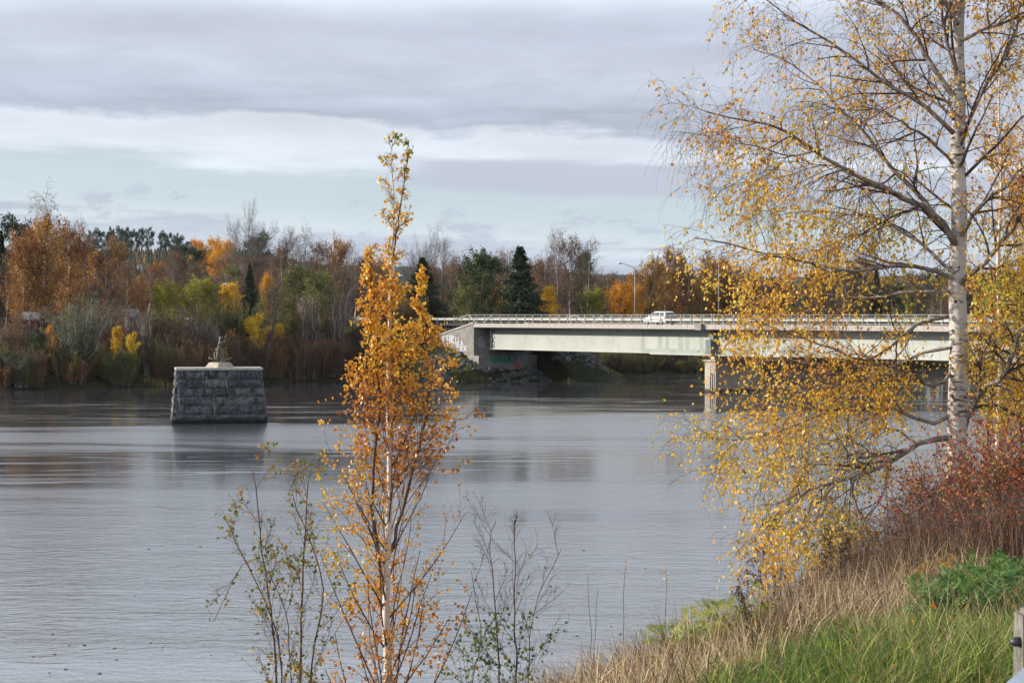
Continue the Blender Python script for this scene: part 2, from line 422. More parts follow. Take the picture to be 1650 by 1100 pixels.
M['glass'] = plain('window_glass', (.02, .025, .03), .08)
M['lampglass'] = plain('lamp_glass', (.65, .68, .72), .25)
M['car'] = plain('white_car_paint', (.60, .60, .59), .22)
M['car_dark'] = plain('dark_car_trim', (.012, .012, .014), .35)
M['rubber'] = plain('tyre_rubber', (.02, .02, .02), .8)
M['rim'] = plain('alloy_rim', (.55, .56, .58), .3, .6)
M['tail'] = plain('red_tail_light', (.45, .012, .03), .2)
M['plate'] = plain('number_plate', (.7, .7, .68), .4)
M['post'] = mottled('weathered_post_concrete', (.13, .12, .10), (.27, .245, .205), 14, .95, (.11, .10, .075), 1.0, .012)
M['galv_near'] = mottled('guardrail_steel_near', (.34, .37, .41), (.44, .47, .51), 5, .38, None, .05, .002, metal=.6)
M['iron'] = plain('dark_iron', (.05, .05, .055), .5, .5)
M['debris'] = plain('dark_wet_debris', (.02, .017, .013), .7)

def ground_mat(name, c1, c2, c3, s=.15):
    m, N, b, o = new_mat(name); oc = objc(N)
    n1 = N.noise(oc, s, 6, .6); n2 = N.noise(oc, s * 9, 5, .65)
    c = N.mix(N.mr(n1, .38, .62), c1, c2); c = N.mix(N.mr(n2, .5, .66), c, c3)
    setp(b, N, c, .95, 0, .1); bump(N, b, n2, .8, .15); return m
M['ground'] = ground_mat('bank_ground', (.022, .026, .010), (.045, .036, .016), (.020, .015, .010))
M['hill'] = ground_mat('hill_ground', (.02, .03, .018), (.035, .04, .022), (.05, .035, .02), .01)
M['soil'] = ground_mat('near_bank_ground', (.03, .035, .012), (.07, .05, .028), (.03, .02, .013), .8)
M['embank'] = ground_mat('embankment_ground', (.03, .035, .014), (.05, .05, .02), (.03, .028, .02), .4)

def water_mat():
    m, N, b, o = new_mat('river_water')
    p = N.n('ShaderNodeNewGeometry').outputs['Position']
    big = N.noise(N.mapping(p, (.012, .045, 1)), 1.0, 4, .6, .6)             # calm and ruffled reaches
    streak = N.noise(N.mapping(p, (.040, .30, 1), rot=(0, 0, .05)), 1.0, 5, .65, 1.6)
    r1 = N.noise(N.mapping(p, (1.1, 1.9, 1), rot=(0, 0, .10)), 1.0, 3, .6, .2)
    r2 = N.noise(N.mapping(p, (3.6, 6.0, 1), rot=(0, 0, -.15)), 1.0, 3, .6, .2)
    r3 = N.noise(N.mapping(p, (.24, .42, 1), rot=(0, 0, .25)), 1.0, 2, .5)
    _, py, _ = N.sep(p)
    fl = N.mr(py, 240, 150, .14, 1.0)                                         # sheltered under the far bank
    ruff = N.math('MULTIPLY', N.mr(big, .38, .60, .40, 1.1), fl)
    ruff = N.math('ADD', ruff, N.math('MULTIPLY', N.mr(streak, .54, .66), .9))
    c5 = lambda q, k_: N.math('MULTIPLY', N.math('SUBTRACT', q, .5), k_)
    h = N.math('ADD', N.math('ADD', c5(r1, .024), c5(r2, .0105)), c5(r3, .024))
    h = N.math('MULTIPLY', N.math('MULTIPLY', h, ruff), N.mr(py, 60, 150, 1.25, .45))
    setp(b, N, (.036, .037, .040), N.math('MULTIPLY', N.mr(py, 50, 150, .13, .23), N.mr(ruff, .2, 1.2, .28, 1.1)), 0, .5)
    b.inputs['IOR'].default_value = 1.333
    bp = N.n('ShaderNodeBump'); N.put(bp.inputs['Height'], h); bp.inputs['Strength'].default_value = 1.0; bp.inputs['Distance'].default_value = 1.0
    N.put(b.inputs['Normal'], bp.outputs[0])
    return m
M['water'] = water_mat()

# ------------------------------------------------------------------ bridge frame
B0 = np.array((-2.86, 277.3)); BA = np.array((.565, -.825)); BA = BA / np.linalg.norm(BA); BW = np.array((-BA[1], BA[0]))  # along (towards us), inward
def BT(V):
    V = np.asarray(V, float).reshape(-1, 3)
    xy = B0 + V[:, :1] * BA + V[:, 1:2] * BW
    return np.column_stack((xy, V[:, 2]))
def bt(t, w, z): return BT([(t, w, z)])[0]
DECKW = 9.8

# ------------------------------------------------------------------ far terrain
SHX = np.array([-9000, -400, -140, -62, -44, -24, -13, 9.6, 17, 30, 50, 90, 180, 9000])
SHY = np.array([235, 238, 243, 248, 261, 286, 296, 303, 320, 323, 345, 362, 366, 366])
def vnoise(X, Y, s, seed=0.0):
    """cheap smooth noise"""
    return (np.sin(X * s + 1.7 * np.sin(Y * s * .63 + seed) + seed) + np.sin(Y * s * 1.31 + 1.3 * np.sin(X * s * .71 + 2.1 + seed)) +
            .5 * np.sin((X + Y) * s * 2.3 + seed * 2) + .5 * np.sin((X - Y) * s * 2.9 + seed * 3)) / 3
def far_h(X, Y):
    X = np.asarray(X, float); Y = np.asarray(Y, float)
    d = Y - np.interp(X, SHX, SHY) + vnoise(X, Y, .21) * 1.0
    z = np.where(d < 0, np.maximum(d * .4, -3.5), np.minimum(d * .45, 1.6) + np.clip(d - 4, 0, 60) * .028)
    az = X / np.maximum(Y, 1)
    left = 1 - sstep(-.14, -.03, az)
    z = z + left * np.clip(Y - 300, 0, 1e9) ** .98 * .042 * (1 - sstep(1300, 1700, Y)) * (Y < 1700)
    z = z + (1 - left) * np.clip(Y - 500, 0, 800) * .006
    # distant ridge
    rid = 92 + 20 * vnoise(X, Y * 0, .0011, 1.0) + 9 * vnoise(X, Y * 0, .0041, 2.0)
    z = z + rid * sstep(2600, 5200, Y)
    rid2 = 26 + 9 * vnoise(X, Y * 0, .004, .4)
    z = z + rid2 * sstep(1500, 2300, Y) * (1 - sstep(2400, 2900, Y)) * sstep(-.03, .06, az)
    # road embankment
    rel_x = X - B0[0]; rel_y = Y - B0[1]
    t = rel_x * BA[0] + rel_y * BA[1]; w = rel_x * BW[0] + rel_y * BW[1]
    dt = np.maximum(t + 4.6, 0); dn = np.maximum(-0.2 - w, 0); df = np.maximum(w - DECKW - .2, 0)
    side = np.where(w < 3, dn / 1.55, df / 1.9)
    e1 = 7.75 - np.sqrt((dt / 1.25) ** 2 + side ** 2)
    inside = (w > -.6) & (w < DECKW + .2) & (t > -5.8)
    e_in = 1.55 - np.clip(t + 2.6, 0, 30) * .62
    e = np.where(inside, np.minimum(e1, e_in), e1)
    cap = np.interp(t, [-18, -13.6, -5, -3, 0, 4], [7.75, 5.25, 3.35, 2.6, .6, -2]) + w * .50
    e = np.where((w < .6) & (t > -18), np.minimum(e, np.where(w > -.05, np.interp(t, [-18, -13.6, -5, -3, 0, 4], [7.7, 5.2, 3.3, 2.5, .5, -2]), cap)), e)
    e = e + vnoise(X, Y, 1.3, .5) * .12 * ((t > -5) | (w < -.8) | (w > DECKW + 1))
    e = np.where((t < -130), -9, e)
    return np.maximum(z, e)

def grid_obj(name, xs, ys, fn, mat, label=None):
    X, Y = np.meshgrid(xs, ys); Z = fn(X, Y)
    V = np.column_stack((X.ravel(), Y.ravel(), Z.ravel()))
    nx, ny = len(xs), len(ys)
    i = np.arange(ny - 1)[:, None] * nx + np.arange(nx - 1)[None]
    Q = np.stack((i, i + 1, i + nx + 1, i + nx), -1).reshape(-1, 4)
    g = Geo(); g.add(V, Q); o = g.obj(name, mat, smooth=True, kind='structure'); return o

xs = np.concatenate((-np.geomspace(9000, 130, 40), np.arange(-125, -22, 2.5), np.arange(-22, 24, .55), np.arange(24, 130, 3), np.geomspace(130, 9000, 40)))
ys = np.concatenate((np.arange(225, 256, 2.5), np.arange(256, 312, .55), np.arange(312, 380, 2.5), np.geomspace(382, 9500, 110)))
far = grid_obj('far_bank', xs, ys, far_h, M['ground'])
g = Geo(); g.add([(-9000, -400, 0), (9000, -400, 0), (9000, 420, 0), (-9000, 420, 0)], [(0, 1, 2, 3)])
g.obj('river_water', M['water'], kind='structure')

# near bank
LP0 = np.array((1.0, 10.0)); LD = np.array((.42, .907))
def near_d(X, Y): return -((X - LP0[0]) * .907 - (Y - LP0[1]) * .42)      # >0 down the slope, towards the river
def near_h(X, Y):
    X = np.asarray(X, float); Y = np.asarray(Y, float)
    d = near_d(X, Y)
    sp = np.where(d > 8, d, np.log1p(np.exp(np.clip(d * 2.2, -30, 30))) / 2.2)
    z = 7.5 - .016 * np.clip(Y - 9, -30, 300) - sp * .60
    z = z + vnoise(X, Y, 1.9) * .05 + vnoise(X, Y, .5) * .08
    return np.maximum(z, -3.0)
xs = np.concatenate((-np.geomspace(200, 14, 18), np.arange(-13.5, 14, .4), np.geomspace(14.5, 400, 40)))
ys = np.concatenate((-np.geomspace(250, 10, 16), np.arange(-9, 40, .45), np.geomspace(41, 260, 50)))
grid_obj('near_bank', xs, ys, near_h, M['soil'])

# ------------------------------------------------------------------ bridge
bridge = empty('road_bridge', bt(0, 0, 0), 0, 'long white painted steel girder road bridge on a concrete pier across the river', 'bridge')
BM = Matrix.Translation(-Vector(bt(0, 0, 0)))
bo = bt(0, 0, 0)
def BL(V): return BT(V) - bo
def BLraw(V): return BT(V)
T0, T1 = -4.2, 150.0
def bpart(name, mat, boxes, parent=bridge, smooth=False):
    g = Geo()
    for lo, hi in boxes: g.box(lo, hi, BL)
    return g.obj(name, mat, parent, smooth)
bpart('road_deck', M['asphalt'], [((T0, .45, 7.55), (T1, DECKW - .45, 7.80))])
bpart('deck_slab', M['concrete'], [((T0, .28, 7.30), (T1, DECKW - .28, 7.546))])
# edge beam, cast in panels with joints
pl = 3.84; k = 0; t = T0
me = None
while t < T1 - 1:
    g = Geo(); g.box((0, 0, 7.38), (pl - .035, .45, 7.90), lambda V: BT(V) - bt(0, 0, 0))
    if me is None: me = g.mesh('beam_panel', M['beam'])
    o = mk('beam_panel', me, bridge); p = bt(t, 0, 0) - bo; o.location = p
    o2 = mk('beam_panel', me, bridge); o2.location = bt(t, DECKW - .45, 0) - bo
    t += pl
# girders: web in welded panels, flanges, stiffeners
GW = 2.1
PT = 44.4                       # pier centre
for gw in (GW, DECKW - GW):
    t = -3.4; wl = 14.0
    while t < T1:
        t2 = min(t + wl - .012, T1)
        bpart('web_panel', M['girder'], [((t, gw, 4.42), (t2, gw + .03, 7.28))])
        t += wl
    bpart('lower_flange', M['girder'], [((-3.4, gw - .28, 4.37), (PT - 12, gw + .3, 4.42)), ((PT + 12, gw - .28, 4.37), (T1, gw + .3, 4.42))])
    bpart('haunch_flange', M['girder'], [((PT - 12, gw - .34, 4.26), (PT + 12, gw + .36, 4.42))])
    bpart('upper_flange', M['girder'], [((-3.4, gw - .22, 7.28), (T1, gw + .24, 7.30))])
# cross frames between girders (dark, under the deck)
for t in np.arange(2, 148, 7.0):
    bpart('cross_frame', M['rust_steel'], [((t, GW + .05, 6.0), (t + .15, DECKW - GW - .05, 6.35)), ((t, GW + .05, 4.6), (t + .15, DECKW - GW - .05, 4.85))])
bpart('end_cross_beam', M['rust_steel'], [((-3.0, GW + .4, 3.95), (-2.5, DECKW - GW - .2, 4.33))])
# stiffener column over the pier with lamp bracket
bpart('stiffener', M['steel_green'], [((PT - .35, GW - .55, 4.43), (PT + .35, GW - .002, 7.27)), ((PT - .55, GW - 1.0, 4.43), (PT + .40, GW - .552, 6.2))])
bpart('lamp_bracket', M['concrete'], [((PT - .55, -.5, 7.30), (PT + .55, -.003, 8.02))])
bpart('bearing', M['galv_lt'], [((PT - .3, GW - .35, 3.82), (PT + .3, GW + .35, 4.25))])
bpart('bearing', M['galv_lt'], [((PT - .3, DECKW - GW - .35, 3.82), (PT + .3, DECKW - GW + .35, 4.25))])
def pier(PTc):
    p = Geo(); p.box((PTc - 1.0, 1.4, -3), (PTc + 1.0, 8.6, 3.55), BL)
    p = p.obj('bridge_pier', M['concrete_pier'], bridge)
    c = Geo(); c.box((PTc - 1.15, 1.2, 3.553), (PTc + 1.15, 8.8, 3.80), BL); c.obj('pier_cap', M['concrete_pier'], p)
    for q in (.25, .62):
        c = Geo(); pts = np.array([BL([(PTc + q, 1.22, -1)])[0], BL([(PTc + q, 1.22, 1.9)])[0], BL([(PTc + q, 1.26, 2.12)])[0], BL([(PTc + q, 1.45, 2.16)])[0]])
        c.tubes(pts, np.full(4, .06), 8, cap=True); c.obj('drain_pipe', M['iron'], p, True)
pier(PT)
# construction joints on the girder face and cover paint over old graffiti
def repaint(tl, tr, zb, zt):
    bpart('cover_paint', M['repaint'], [((tl, GW - .006, zb), (tr, GW - .001, zt))])
def t_of_x(px, w):
    k = (px - 825) / F
    return (k * (B0[1] + w * BW[1]) - B0[0] - w * BW[0]) / (BA[0] - k * BA[1])
def gz_of(px, y, w=GW):
    t = t_of_x(px, w); return CAMZ - (y - 507) * (bt(t, w, 0)[1]) / F
light = [(1039.5, 1059.5), (1066.5, 1072.5), (1078, 1093), (1100, 1104.5), (1110.5, 1127), (1133.5, 1147.5), (1160, 1169), (1174.5, 1181), (1186, 1200)]
xL = 1033
for (a_, b_) in light:
    if a_ - xL > .5: repaint(t_of_x(xL, GW), t_of_x(a_, GW), 4.95, 6.55)
    xL = b_
repaint(t_of_x(1200, GW), t_of_x(1212, GW), 4.95, 6.55)
repaint(t_of_x(1033, GW), t_of_x(1212, GW), 6.552, 7.27)
repaint(t_of_x(1033, GW), t_of_x(1212, GW), 4.45, 4.947)

# abutment
bpart('abutment_wall', M['concrete'], [((-7.0, .0, -.5), (-3.0, DECKW, 3.50))])
bpart('back_wall', M['concrete'], [((-5.2, .55, 3.503), (-4.25, DECKW - .55, 7.30))])
def wing(name, w0, w1):
    g = Geo()
    poly = [(-14.2, 5.35), (-13.9, 6.0), (-4.22, 7.86), (-4.22, 3.506), (-5.6, 3.506), (-7.4, 3.6), (-13.4, 5.1)]
    V = [(x, w0, z) for x, z in poly] + [(x, w1, z) for x, z in poly]; n = len(poly)
    Q = [(i, (i + 1) % n, n + (i + 1) % n, n + i) for i in range(n)]
    # fan from vertex 3 (concave-safe enough)
    T = [(3, (3 + i + 1) % n, (3 + i) % n) for i in range(1, n - 1)] + [(n + 3, n + (3 + i) % n, n + (3 + i + 1) % n) for i in range(1, n - 1)]
    g.add(BL(V), Q, T); g.obj('wing_wall', M['concrete'], bridge)
    g = Geo()
    poly = [(-14.4, 5.9), (-14.4, 6.12), (-4.22, 8.10), (-4.22, 7.88)]
    g.add(BL([(x, w0 - .12, z) for x, z in poly] + [(x, w1 + .12, z) for x, z in poly]),
          [(0, 1, 5, 4), (1, 2, 6, 5), (2, 3, 7, 6), (3, 0, 4, 7), (3, 2, 1, 0), (4, 5, 6, 7)])
    g.obj('wing_coping', M['beam'], bridge)
wing('near', .0, .5); wing('far', DECKW - .5, DECKW)

# graffiti as flat paint strokes on the walls
def strokes(name, mat, polys, width, tofn, parent=bridge):
    g = Geo()
    for pts in polys:
        pts = np.array(pts, float)
        for a_, b_ in zip(pts[:-1], pts[1:]):
            d = b_ - a_; L = np.linalg.norm(d) + 1e-6; n_ = np.array((-d[1], d[0])) / L * width * .5
            g.add(tofn(np.array([a_ - n_, b_ - n_, b_ + n_, a_ + n_])), [(0, 1, 2, 3)])
    g.obj(name, mat, parent)
rs = random.Random(4)
def letters(u0, v0, n, w, h, rnd):
    """loose unreadable spray-can strokes"""
    out = []
    for i in range(n):
        x = u0 + i * w * 1.12; y = v0 + rnd.uniform(-.1, .1) * h
        k = rnd.randrange(5)
        if k == 0: out.append([(x, y), (x + .05 * w, y + h), (x + w * .8, y + h * .8), (x + w * .1, y + h * .5), (x + w * .9, y)])
        elif k == 1: out.append([(x + w * .8, y + h * .9), (x + .1 * w, y + h * .8), (x, y + .2 * h), (x + w * .7, y), (x + w * .8, y + h * .45), (x + w * .4, y + h * .45)])
        elif k == 2: out.append([(x, y), (x + w * .4, y + h), (x + w * .85, y)]); out.append([(x + w * .2, y + h * .4), (x + w * .65, y + h * .4)])
        elif k == 3: out.append([(x + w * .8, y + h), (x + .1 * w, y + h * .7), (x + w * .8, y + h * .35), (x, y)])
        else: out.append([(x + .1 * w, y + h), (x, y + .1 * h), (x + w * .5, y), (x + .8 * w, y + .3 * h), (x + w * .75, y + h)])
    return out
wingf = lambda P: BL([(p[0], -.006, p[1]) for p in P])
seatf = lambda P: BL([(-2.994, p[0], p[1]) for p in P])
backf = lambda P: BL([(-4.244, p[0], p[1]) for p in P])
girdf = lambda P: BL([(p[0], GW - .012, p[1]) for p in P])
strokes('graffiti', M['paint_grey'], letters(-12.4, 5.3, 3, .9, .9, rs) + letters(-11.0, 5.0, 3, .95, 1.1, rs) + letters(-8.6, 4.6, 2, .9, .9, rs) + letters(-7.6, 4.0, 2, .8, .8, rs), .16, wingf)
strokes('graffiti', M['paint_grey'], letters(.7, 4.6, 3, .4, 1.1, rs) + letters(.9, 5.7, 2, .35, .5, rs), .06, backf)
strokes('graffiti', M['paint_dark'], [[(x_, z_) for x_, z_ in s_] for r_ in range(4) for s_ in letters(-2.9, 4.6 + r_ * .62, 1, .9, .5, rs)], .13, girdf)
strokes('graffiti', M['paint_green'], letters(2.0, 2.6, 5, .8, .8, rs) + letters(2.3, 2.5, 5, .75, .7, rs), .22, seatf)
strokes('graffiti', M['paint_blue'], letters(5.7, 2.5, 2, .6, .7, rs), .13, seatf)
hp = [(6.3 + .42 * 16 * math.sin(a) ** 3 / 16, 2.05 + .42 * (13 * math.cos(a) - 5 * math.cos(2 * a) - 2 * math.cos(3 * a) - math.cos(4 * a)) / 16) for a in np.linspace(0, 2 * PI, 17)]
strokes('graffiti_heart', M['paint_red'], [hp], .22, seatf)

# ------------------------------------------------------------------ railings
def railing(w, ts, te, dirn, label, group):
    r = empty('bridge_railing', bt(ts, w, 7.9), 0, label, 'railing', group)
    o_ = bt(ts, w, 7.9)
    fl = lambda V: BT(V) - o_
    pm = Geo(); pm.box((-.035, -.03, 0), (.035, .03, 1.15), lambda V: BT(np.asarray(V)) - bt(0, 0, 0)); pm = pm.mesh('post', M['galv'])
    t = ts
    while t < te:
        o = mk('post', pm, r); o.location = bt(t, w, 7.9) - o_
        t += 1.92
    def bar(name, z0, z1, w0, w1, mat, a=ts, b=te):
        g = Geo(); g.box((a, w + w0, z0), (b, w + w1, z1), fl); g.obj(name, mat, r)
    bar('top_rail', 9.05, 9.12, -.045, .045, M['galv'], ts + 3.84)
    bar('middle_rail', 8.79, 8.83, -.028, .028, M['galv'], ts + 3.84)
    bar('lower_rail', 8.06, 8.10, -.028, .028, M['galv'], ts + 3.84)
    # W-profile guard beam on the traffic side
    g = Geo(); s_ = dirn
    prof = [(.035, 8.36), (.10, 8.40), (.10, 8.46), (.045, 8.50), (.045, 8.53), (.10, 8.57), (.10, 8.63), (.035, 8.67)]
    for (w0, z0), (w1, z1) in zip(prof[:-1], prof[1:]):
        g.add(fl([(ts - 12, w + s_ * w0, z0), (te, w + s_ * w0, z0), (te, w + s_ * w1, z1), (ts - 12, w + s_ * w1, z1)]), [(0, 1, 2, 3)])
        g.add(fl([(ts - 12, w + s_ * (w0 + .012), z0), (te, w + s_ * (w0 + .012), z0), (te, w + s_ * (w1 + .012), z1), (ts - 12, w + s_ * (w1 + .012), z1)]), [(3, 2, 1, 0)])
    g.obj('guard_beam', M['galv_lt'], r)
    for (ta, za, tb, zb) in ((ts, 8.40, ts + 3.84, 9.08), (ts + 4.0, 9.05, ts + 5.6, 8.0), (ts + 7.8, 8.0, ts + 9.5, 9.05)):
        g = Geo(); P = np.array([fl([(ta, w - dirn * .06, za)])[0], fl([(tb, w - dirn * .06, zb)])[0]])
        g.tubes(P, np.full(2, .05), 6, cap=True); g.obj('diagonal_brace', M['galv_lt'], r)
    for t in np.arange(ts - 12, ts - .5, 1.92):
        o = mk('post', pm, r); o.location = bt(t, w, 7.55) - o_
    return r
railing(.22, -9.6, 148, 1, 'grey steel railing on the near side of the bridge, in front of the car', 'bridge railings')
railing(DECKW - .22, 4.6 - 2, 148, -1, 'grey steel railing on the far side of the bridge deck, behind the white car', 'bridge railings')
def guardrail(w, ts, te, label):
    o_ = bt(ts, w, 7.6); r = empty('road_guardrail', o_, 0, label, 'guardrail', 'guardrails on the bridge approach')
    g = Geo(); g.box((ts, w - .03, 8.34), (te, w + .03, 8.66), lambda V: BT(V) - o_); g.obj('guard_beam', M['galv_lt'], r)
    pg = Geo(); pg.box((-.04, -.04, 0), (.04, .04, 1.0), lambda V: BT(V) - bt(0, 0, 0)); pm = pg.mesh('post', M['galv'])
    for t in np.arange(ts, te, 2.4):
        o = mk('post', pm, r); o.location = bt(t, w, 7.5) - o_
guardrail(.15, -110, -21.7, 'pale guardrail on the road embankment left of the bridge, river side')
guardrail(DECKW - .15, -110, -9.6, 'pale guardrail on the road embankment left of the bridge, forest side')
g = Geo(); g.box((-125, .4, 7.60), (T0 - .02, DECKW - .4, 7.78), BT); g.obj('approach_road', M['asphalt'], kind='structure')

# street lamps
def lamp(base, hgt, armdir, arm, label):
    o = empty('street_lamp', base, 0, label, 'street lamp', 'street lamps along the bridge road')
    g = Geo(); g.tubes(np.array([(0, 0, 0), (0, 0, hgt * .5), (0, 0, hgt)]), np.array([.085, .07, .05]), 8, cap=True); g.obj('pole', M['galv'], o, True)
    ax, ay = armdir
    g = Geo(); P = np.array([(0, 0, hgt - .02), (ax * .25, ay * .25, hgt + .18), (ax * arm * .9, ay * arm * .9, hgt + .62), (ax * arm, ay * arm, hgt + .66)])
    g.tubes(P, np.full(4, .045), 6); g.obj('arm', M['galv'], o, True)
    g = Geo(); c = np.array((ax * (arm + .05), ay * (arm + .05), hgt + .66)); P = np.array([c, c + (ax * .15, ay * .15, .05), c + (ax * .55, ay * .55, .06), c + (ax * .72, ay * .72, .0)])
    g.tubes(P, np.array([.05, .15, .16, .05]), 8, cap=True); g.obj('lamp_head', M['lampglass'], o, True)
bd = (-BW[0], -BW[1])
def lamp_at(px, w, ytop, arm, label, zb=7.85, flip=False):
    t = t_of_x(px, w); p = bt(t, w, zb)
    ztop = CAMZ - (ytop - 507) * p[1] / F
    d = bd if not flip else (BW[0], BW[1])
    lamp(p, ztop - zb, d, arm, label)
lamp_at(1023, DECKW + .1, 433, 2.0, 'street lamp with its arm over the bridge, just left of the white car')
lamp_at(664, DECKW + .1, 452, 1.6, 'street lamp on the bridge approach in front of the dark spruce beside the young birch')
lamp_at(1158, -.28, 412, 1.8, 'street lamp standing on the bridge bracket above the concrete pier', 8.02, True)
for (px, ytop, Yd, lb) in ((168, 455, 330, 'street lamp among the brown birches behind the far bank, left of the old stone pier'),
                           (378, 465, 330, 'street lamp beside the round yellow birch above the statue')):
    X = (px - 825) / F * Yd; zb = float(far_h(X, Yd)); zt = CAMZ - (ytop - 507) / F * Yd
    lamp((X, Yd, zb), zt - zb, (-.95, -.3), 1.1, lb)

# ------------------------------------------------------------------ riprap on the embankment
rng = np.random.default_rng(5)
emb = empty('rock_slope', bt(-3, 0, 0)); emb['kind'] = 'structure'; emb.name = 'riprap_slope'
rock_me = []
for i in range(9):
    bm = bmesh.new(); bmesh.ops.create_icosphere(bm, subdivisions=1, radius=.5)
    sx, sy, sz = rng.uniform(.8, 1.35), rng.uniform(.6, 1), rng.uniform(.5, .8)
    for v in bm.verts:
        k = 1 + rng.uniform(-.22, .22); v.co = Vector((v.co.x * sx * k, v.co.y * sy * k, v.co.z * sz * k))
    m_ = bpy.data.meshes.new('rock'); bm.to_mesh(m_); bm.free(); m_.materials.append(M['rock']); rock_me.append(m_)
cnt = 0; eo = bt(-3, 0, 0)
while cnt < 290:
    if cnt < 150: t = rng.uniform(-2.6, 2.0); w = rng.uniform(.2, 19)
    elif cnt < 240:
        t = rng.uniform(-9, -1.5); w = rng.uniform(-9, .2)
    else: t = rng.uniform(-12, -3); w = rng.uniform(-6, -1.2)
    p = bt(t, w, 0); z = float(far_h(p[0], p[1]))
    if z < -.5 or z > 5.6: continue
    o = mk('rock', rock_me[rng.integers(9)], emb)
    s_ = rng.uniform(.55, 1.25) * (1.15 if cnt < 150 else .95)
    o.location = (p[0] - eo[0], p[1] - eo[1], z + .05 * s_ - eo[2]); o.scale = (s_, s_, s_); o.rotation_euler = (rng.uniform(-.4, .4), rng.uniform(-.4, .4), rng.uniform(0, 6.3))
    cnt += 1

# ------------------------------------------------------------------ old stone pier and statue
PR = math.radians(-11)
pc = PX(350, 683, 171.5); 
PCX, PCY = pc[0] - .24, pc[1] + 2.4
pier_o = empty('stone_pier', (PCX, PCY, 0), -PR * 1.0, 'dark granite block pier standing alone in the river with a statue on top', 'pier')
HB, HT, DB, DT, PH = 3.97, 3.53, 2.15, 1.95, 4.44
g = Geo()
V = [(-HB + .4, -DB + .4, -3), (HB - .4, -DB + .4, -3), (HB - .4, DB - .4, -3), (-HB + .4, DB - .4, -3), (-HT + .4, -DT + .4, PH), (HT - .4, -DT + .4, PH), (HT - .4, DT - .4, PH), (-HT + .4, DT - .4, PH)]
g.add(V, [(0, 1, 5, 4), (1, 2, 6, 5), (2, 3, 7, 6), (3, 0, 4, 7), (4, 5, 6, 7)]); g.obj('core', M['joint'], pier_o)
rng = np.random.default_rng(11)
def block(L, H, D, lean, rng):
    """rough-faced block: face at y=0 looking -y, x 0..L, z 0..H"""
    g = Geo(); nx, nz = 5, 4
    u = np.linspace(0, 1, nx); v = np.linspace(0, 1, nz); U, Vv = np.meshgrid(u, v)
    edge = np.minimum(np.minimum(U, 1 - U) * L, np.minimum(Vv, 1 - Vv) * H)
    y = -np.clip(edge * 1.2, 0, .05) - rng.uniform(0, .06, U.shape) * (edge > 0) + rng.uniform(0, .03, U.shape) * (edge == 0) + Vv * H * lean
    x = U * (L - .03) + .015; z = Vv * (H - .03) + .015
    P = np.column_stack((x.ravel(), y.ravel(), z.ravel()))
    i = np.arange(nz - 1)[:, None] * nx + np.arange(nx - 1)[None]
    Q = np.stack((i, i + 1, i + nx + 1, i + nx), -1).reshape(-1, 4)
    n = len(P); bk = np.array([(.015, D, .015), (L - .015, D, .015), (L - .015, D, H - .015), (.015, D, H - .015)])
    c = [0, nx - 1, nx * nz - 1, nx * (nz - 1)]
    bot = list(range(nx)); top = list(range(nx * (nz - 1), nx * nz)); lf = [k * nx for k in range(nz)]; rt = [k * nx + nx - 1 for k in range(nz)]
    T = []
    for s_, a_, b_ in ((bot[::-1], n + 1, n), (top, n + 3, n + 2), (lf, n, n + 3), (rt[::-1], n + 2, n + 1)):
        for q in range(len(s_) - 1): T.append((s_[q], s_[q + 1], a_))
        T.append((s_[-1], b_, a_))
    g.add(np.vstack((P, bk)), Q, T); return g
courses = 7
zc = -.74; ch = (PH - zc) / courses
for ci in range(courses):
    z0 = zc + ci * ch; f0 = z0 / PH
    hb = HB + (HT - HB) * f0; db = DB + (DT - DB) * f0
    for side in range(4):
        half = hb if side % 2 == 0 else db - .01
        off = db if side % 2 == 0 else hb
        lean = (DB - DT) / PH if side % 2 == 0 else (HB - HT) / PH
        a = -half + (0 if side % 2 == 0 else 0.0)
        ang = [0, PI / 2, PI, -PI / 2][side]
        first = True
        while a < half - .05:
            L = rng.uniform(.7, 2.0) if side % 2 == 0 else rng.uniform(.8, 1.4)
            if first and ci % 2: L *= .6
            first = False
            if a + L > half - .5: L = half - a
            gb = block(L, ch, .55, lean, rng); o = gb.obj('stone_block', M['stone'], pier_o)
            prt = rng.uniform(-.03, .03)
            lx, ly = a, -off + prt
            o.location = (lx * math.cos(ang) - ly * math.sin(ang), lx * math.sin(ang) + ly * math.cos(ang), z0); o.rotation_euler = (0, 0, ang)
            a += L
# coping slabs
a = -HT - .1
while a < HT + .05:
    L = min(rng.uniform(1.3, 2.0), HT + .1 - a)
    if HT + .1 - (a + L) < .5: L = HT + .1 - a
    g = Geo(); g.box((a + .01, -DT - .12, PH + .004), (a + L - .01, DT + .12, PH + .19)); g.obj('coping_slab', M['slab'], pier_o); a += L
# pedestal
g = Geo(); R0, R1 = 1.25, .90
ped = [(R0 * math.cos(q), R0 * math.sin(q), PH + .195) for q in np.array([0, .5, 1, 1.5]) * PI + PI * .0] + [(R1 * math.cos(q), R1 * math.sin(q), PH + .62) for q in np.array([0, .5, 1, 1.5]) * PI]
prot = math.radians(-10)
ped = [(x * math.cos(prot) - y * math.sin(prot), x * math.sin(prot) + y * math.cos(prot), z) for x, y, z in ped]
g.add(ped, [(0, 1, 5, 4), (1, 2, 6, 5), (2, 3, 7, 6), (3, 0, 4, 7), (4, 5, 6, 7)]); po = g.obj('pedestal', M['pedestal'], pier_o)
po.location = (.12, 0, 0)

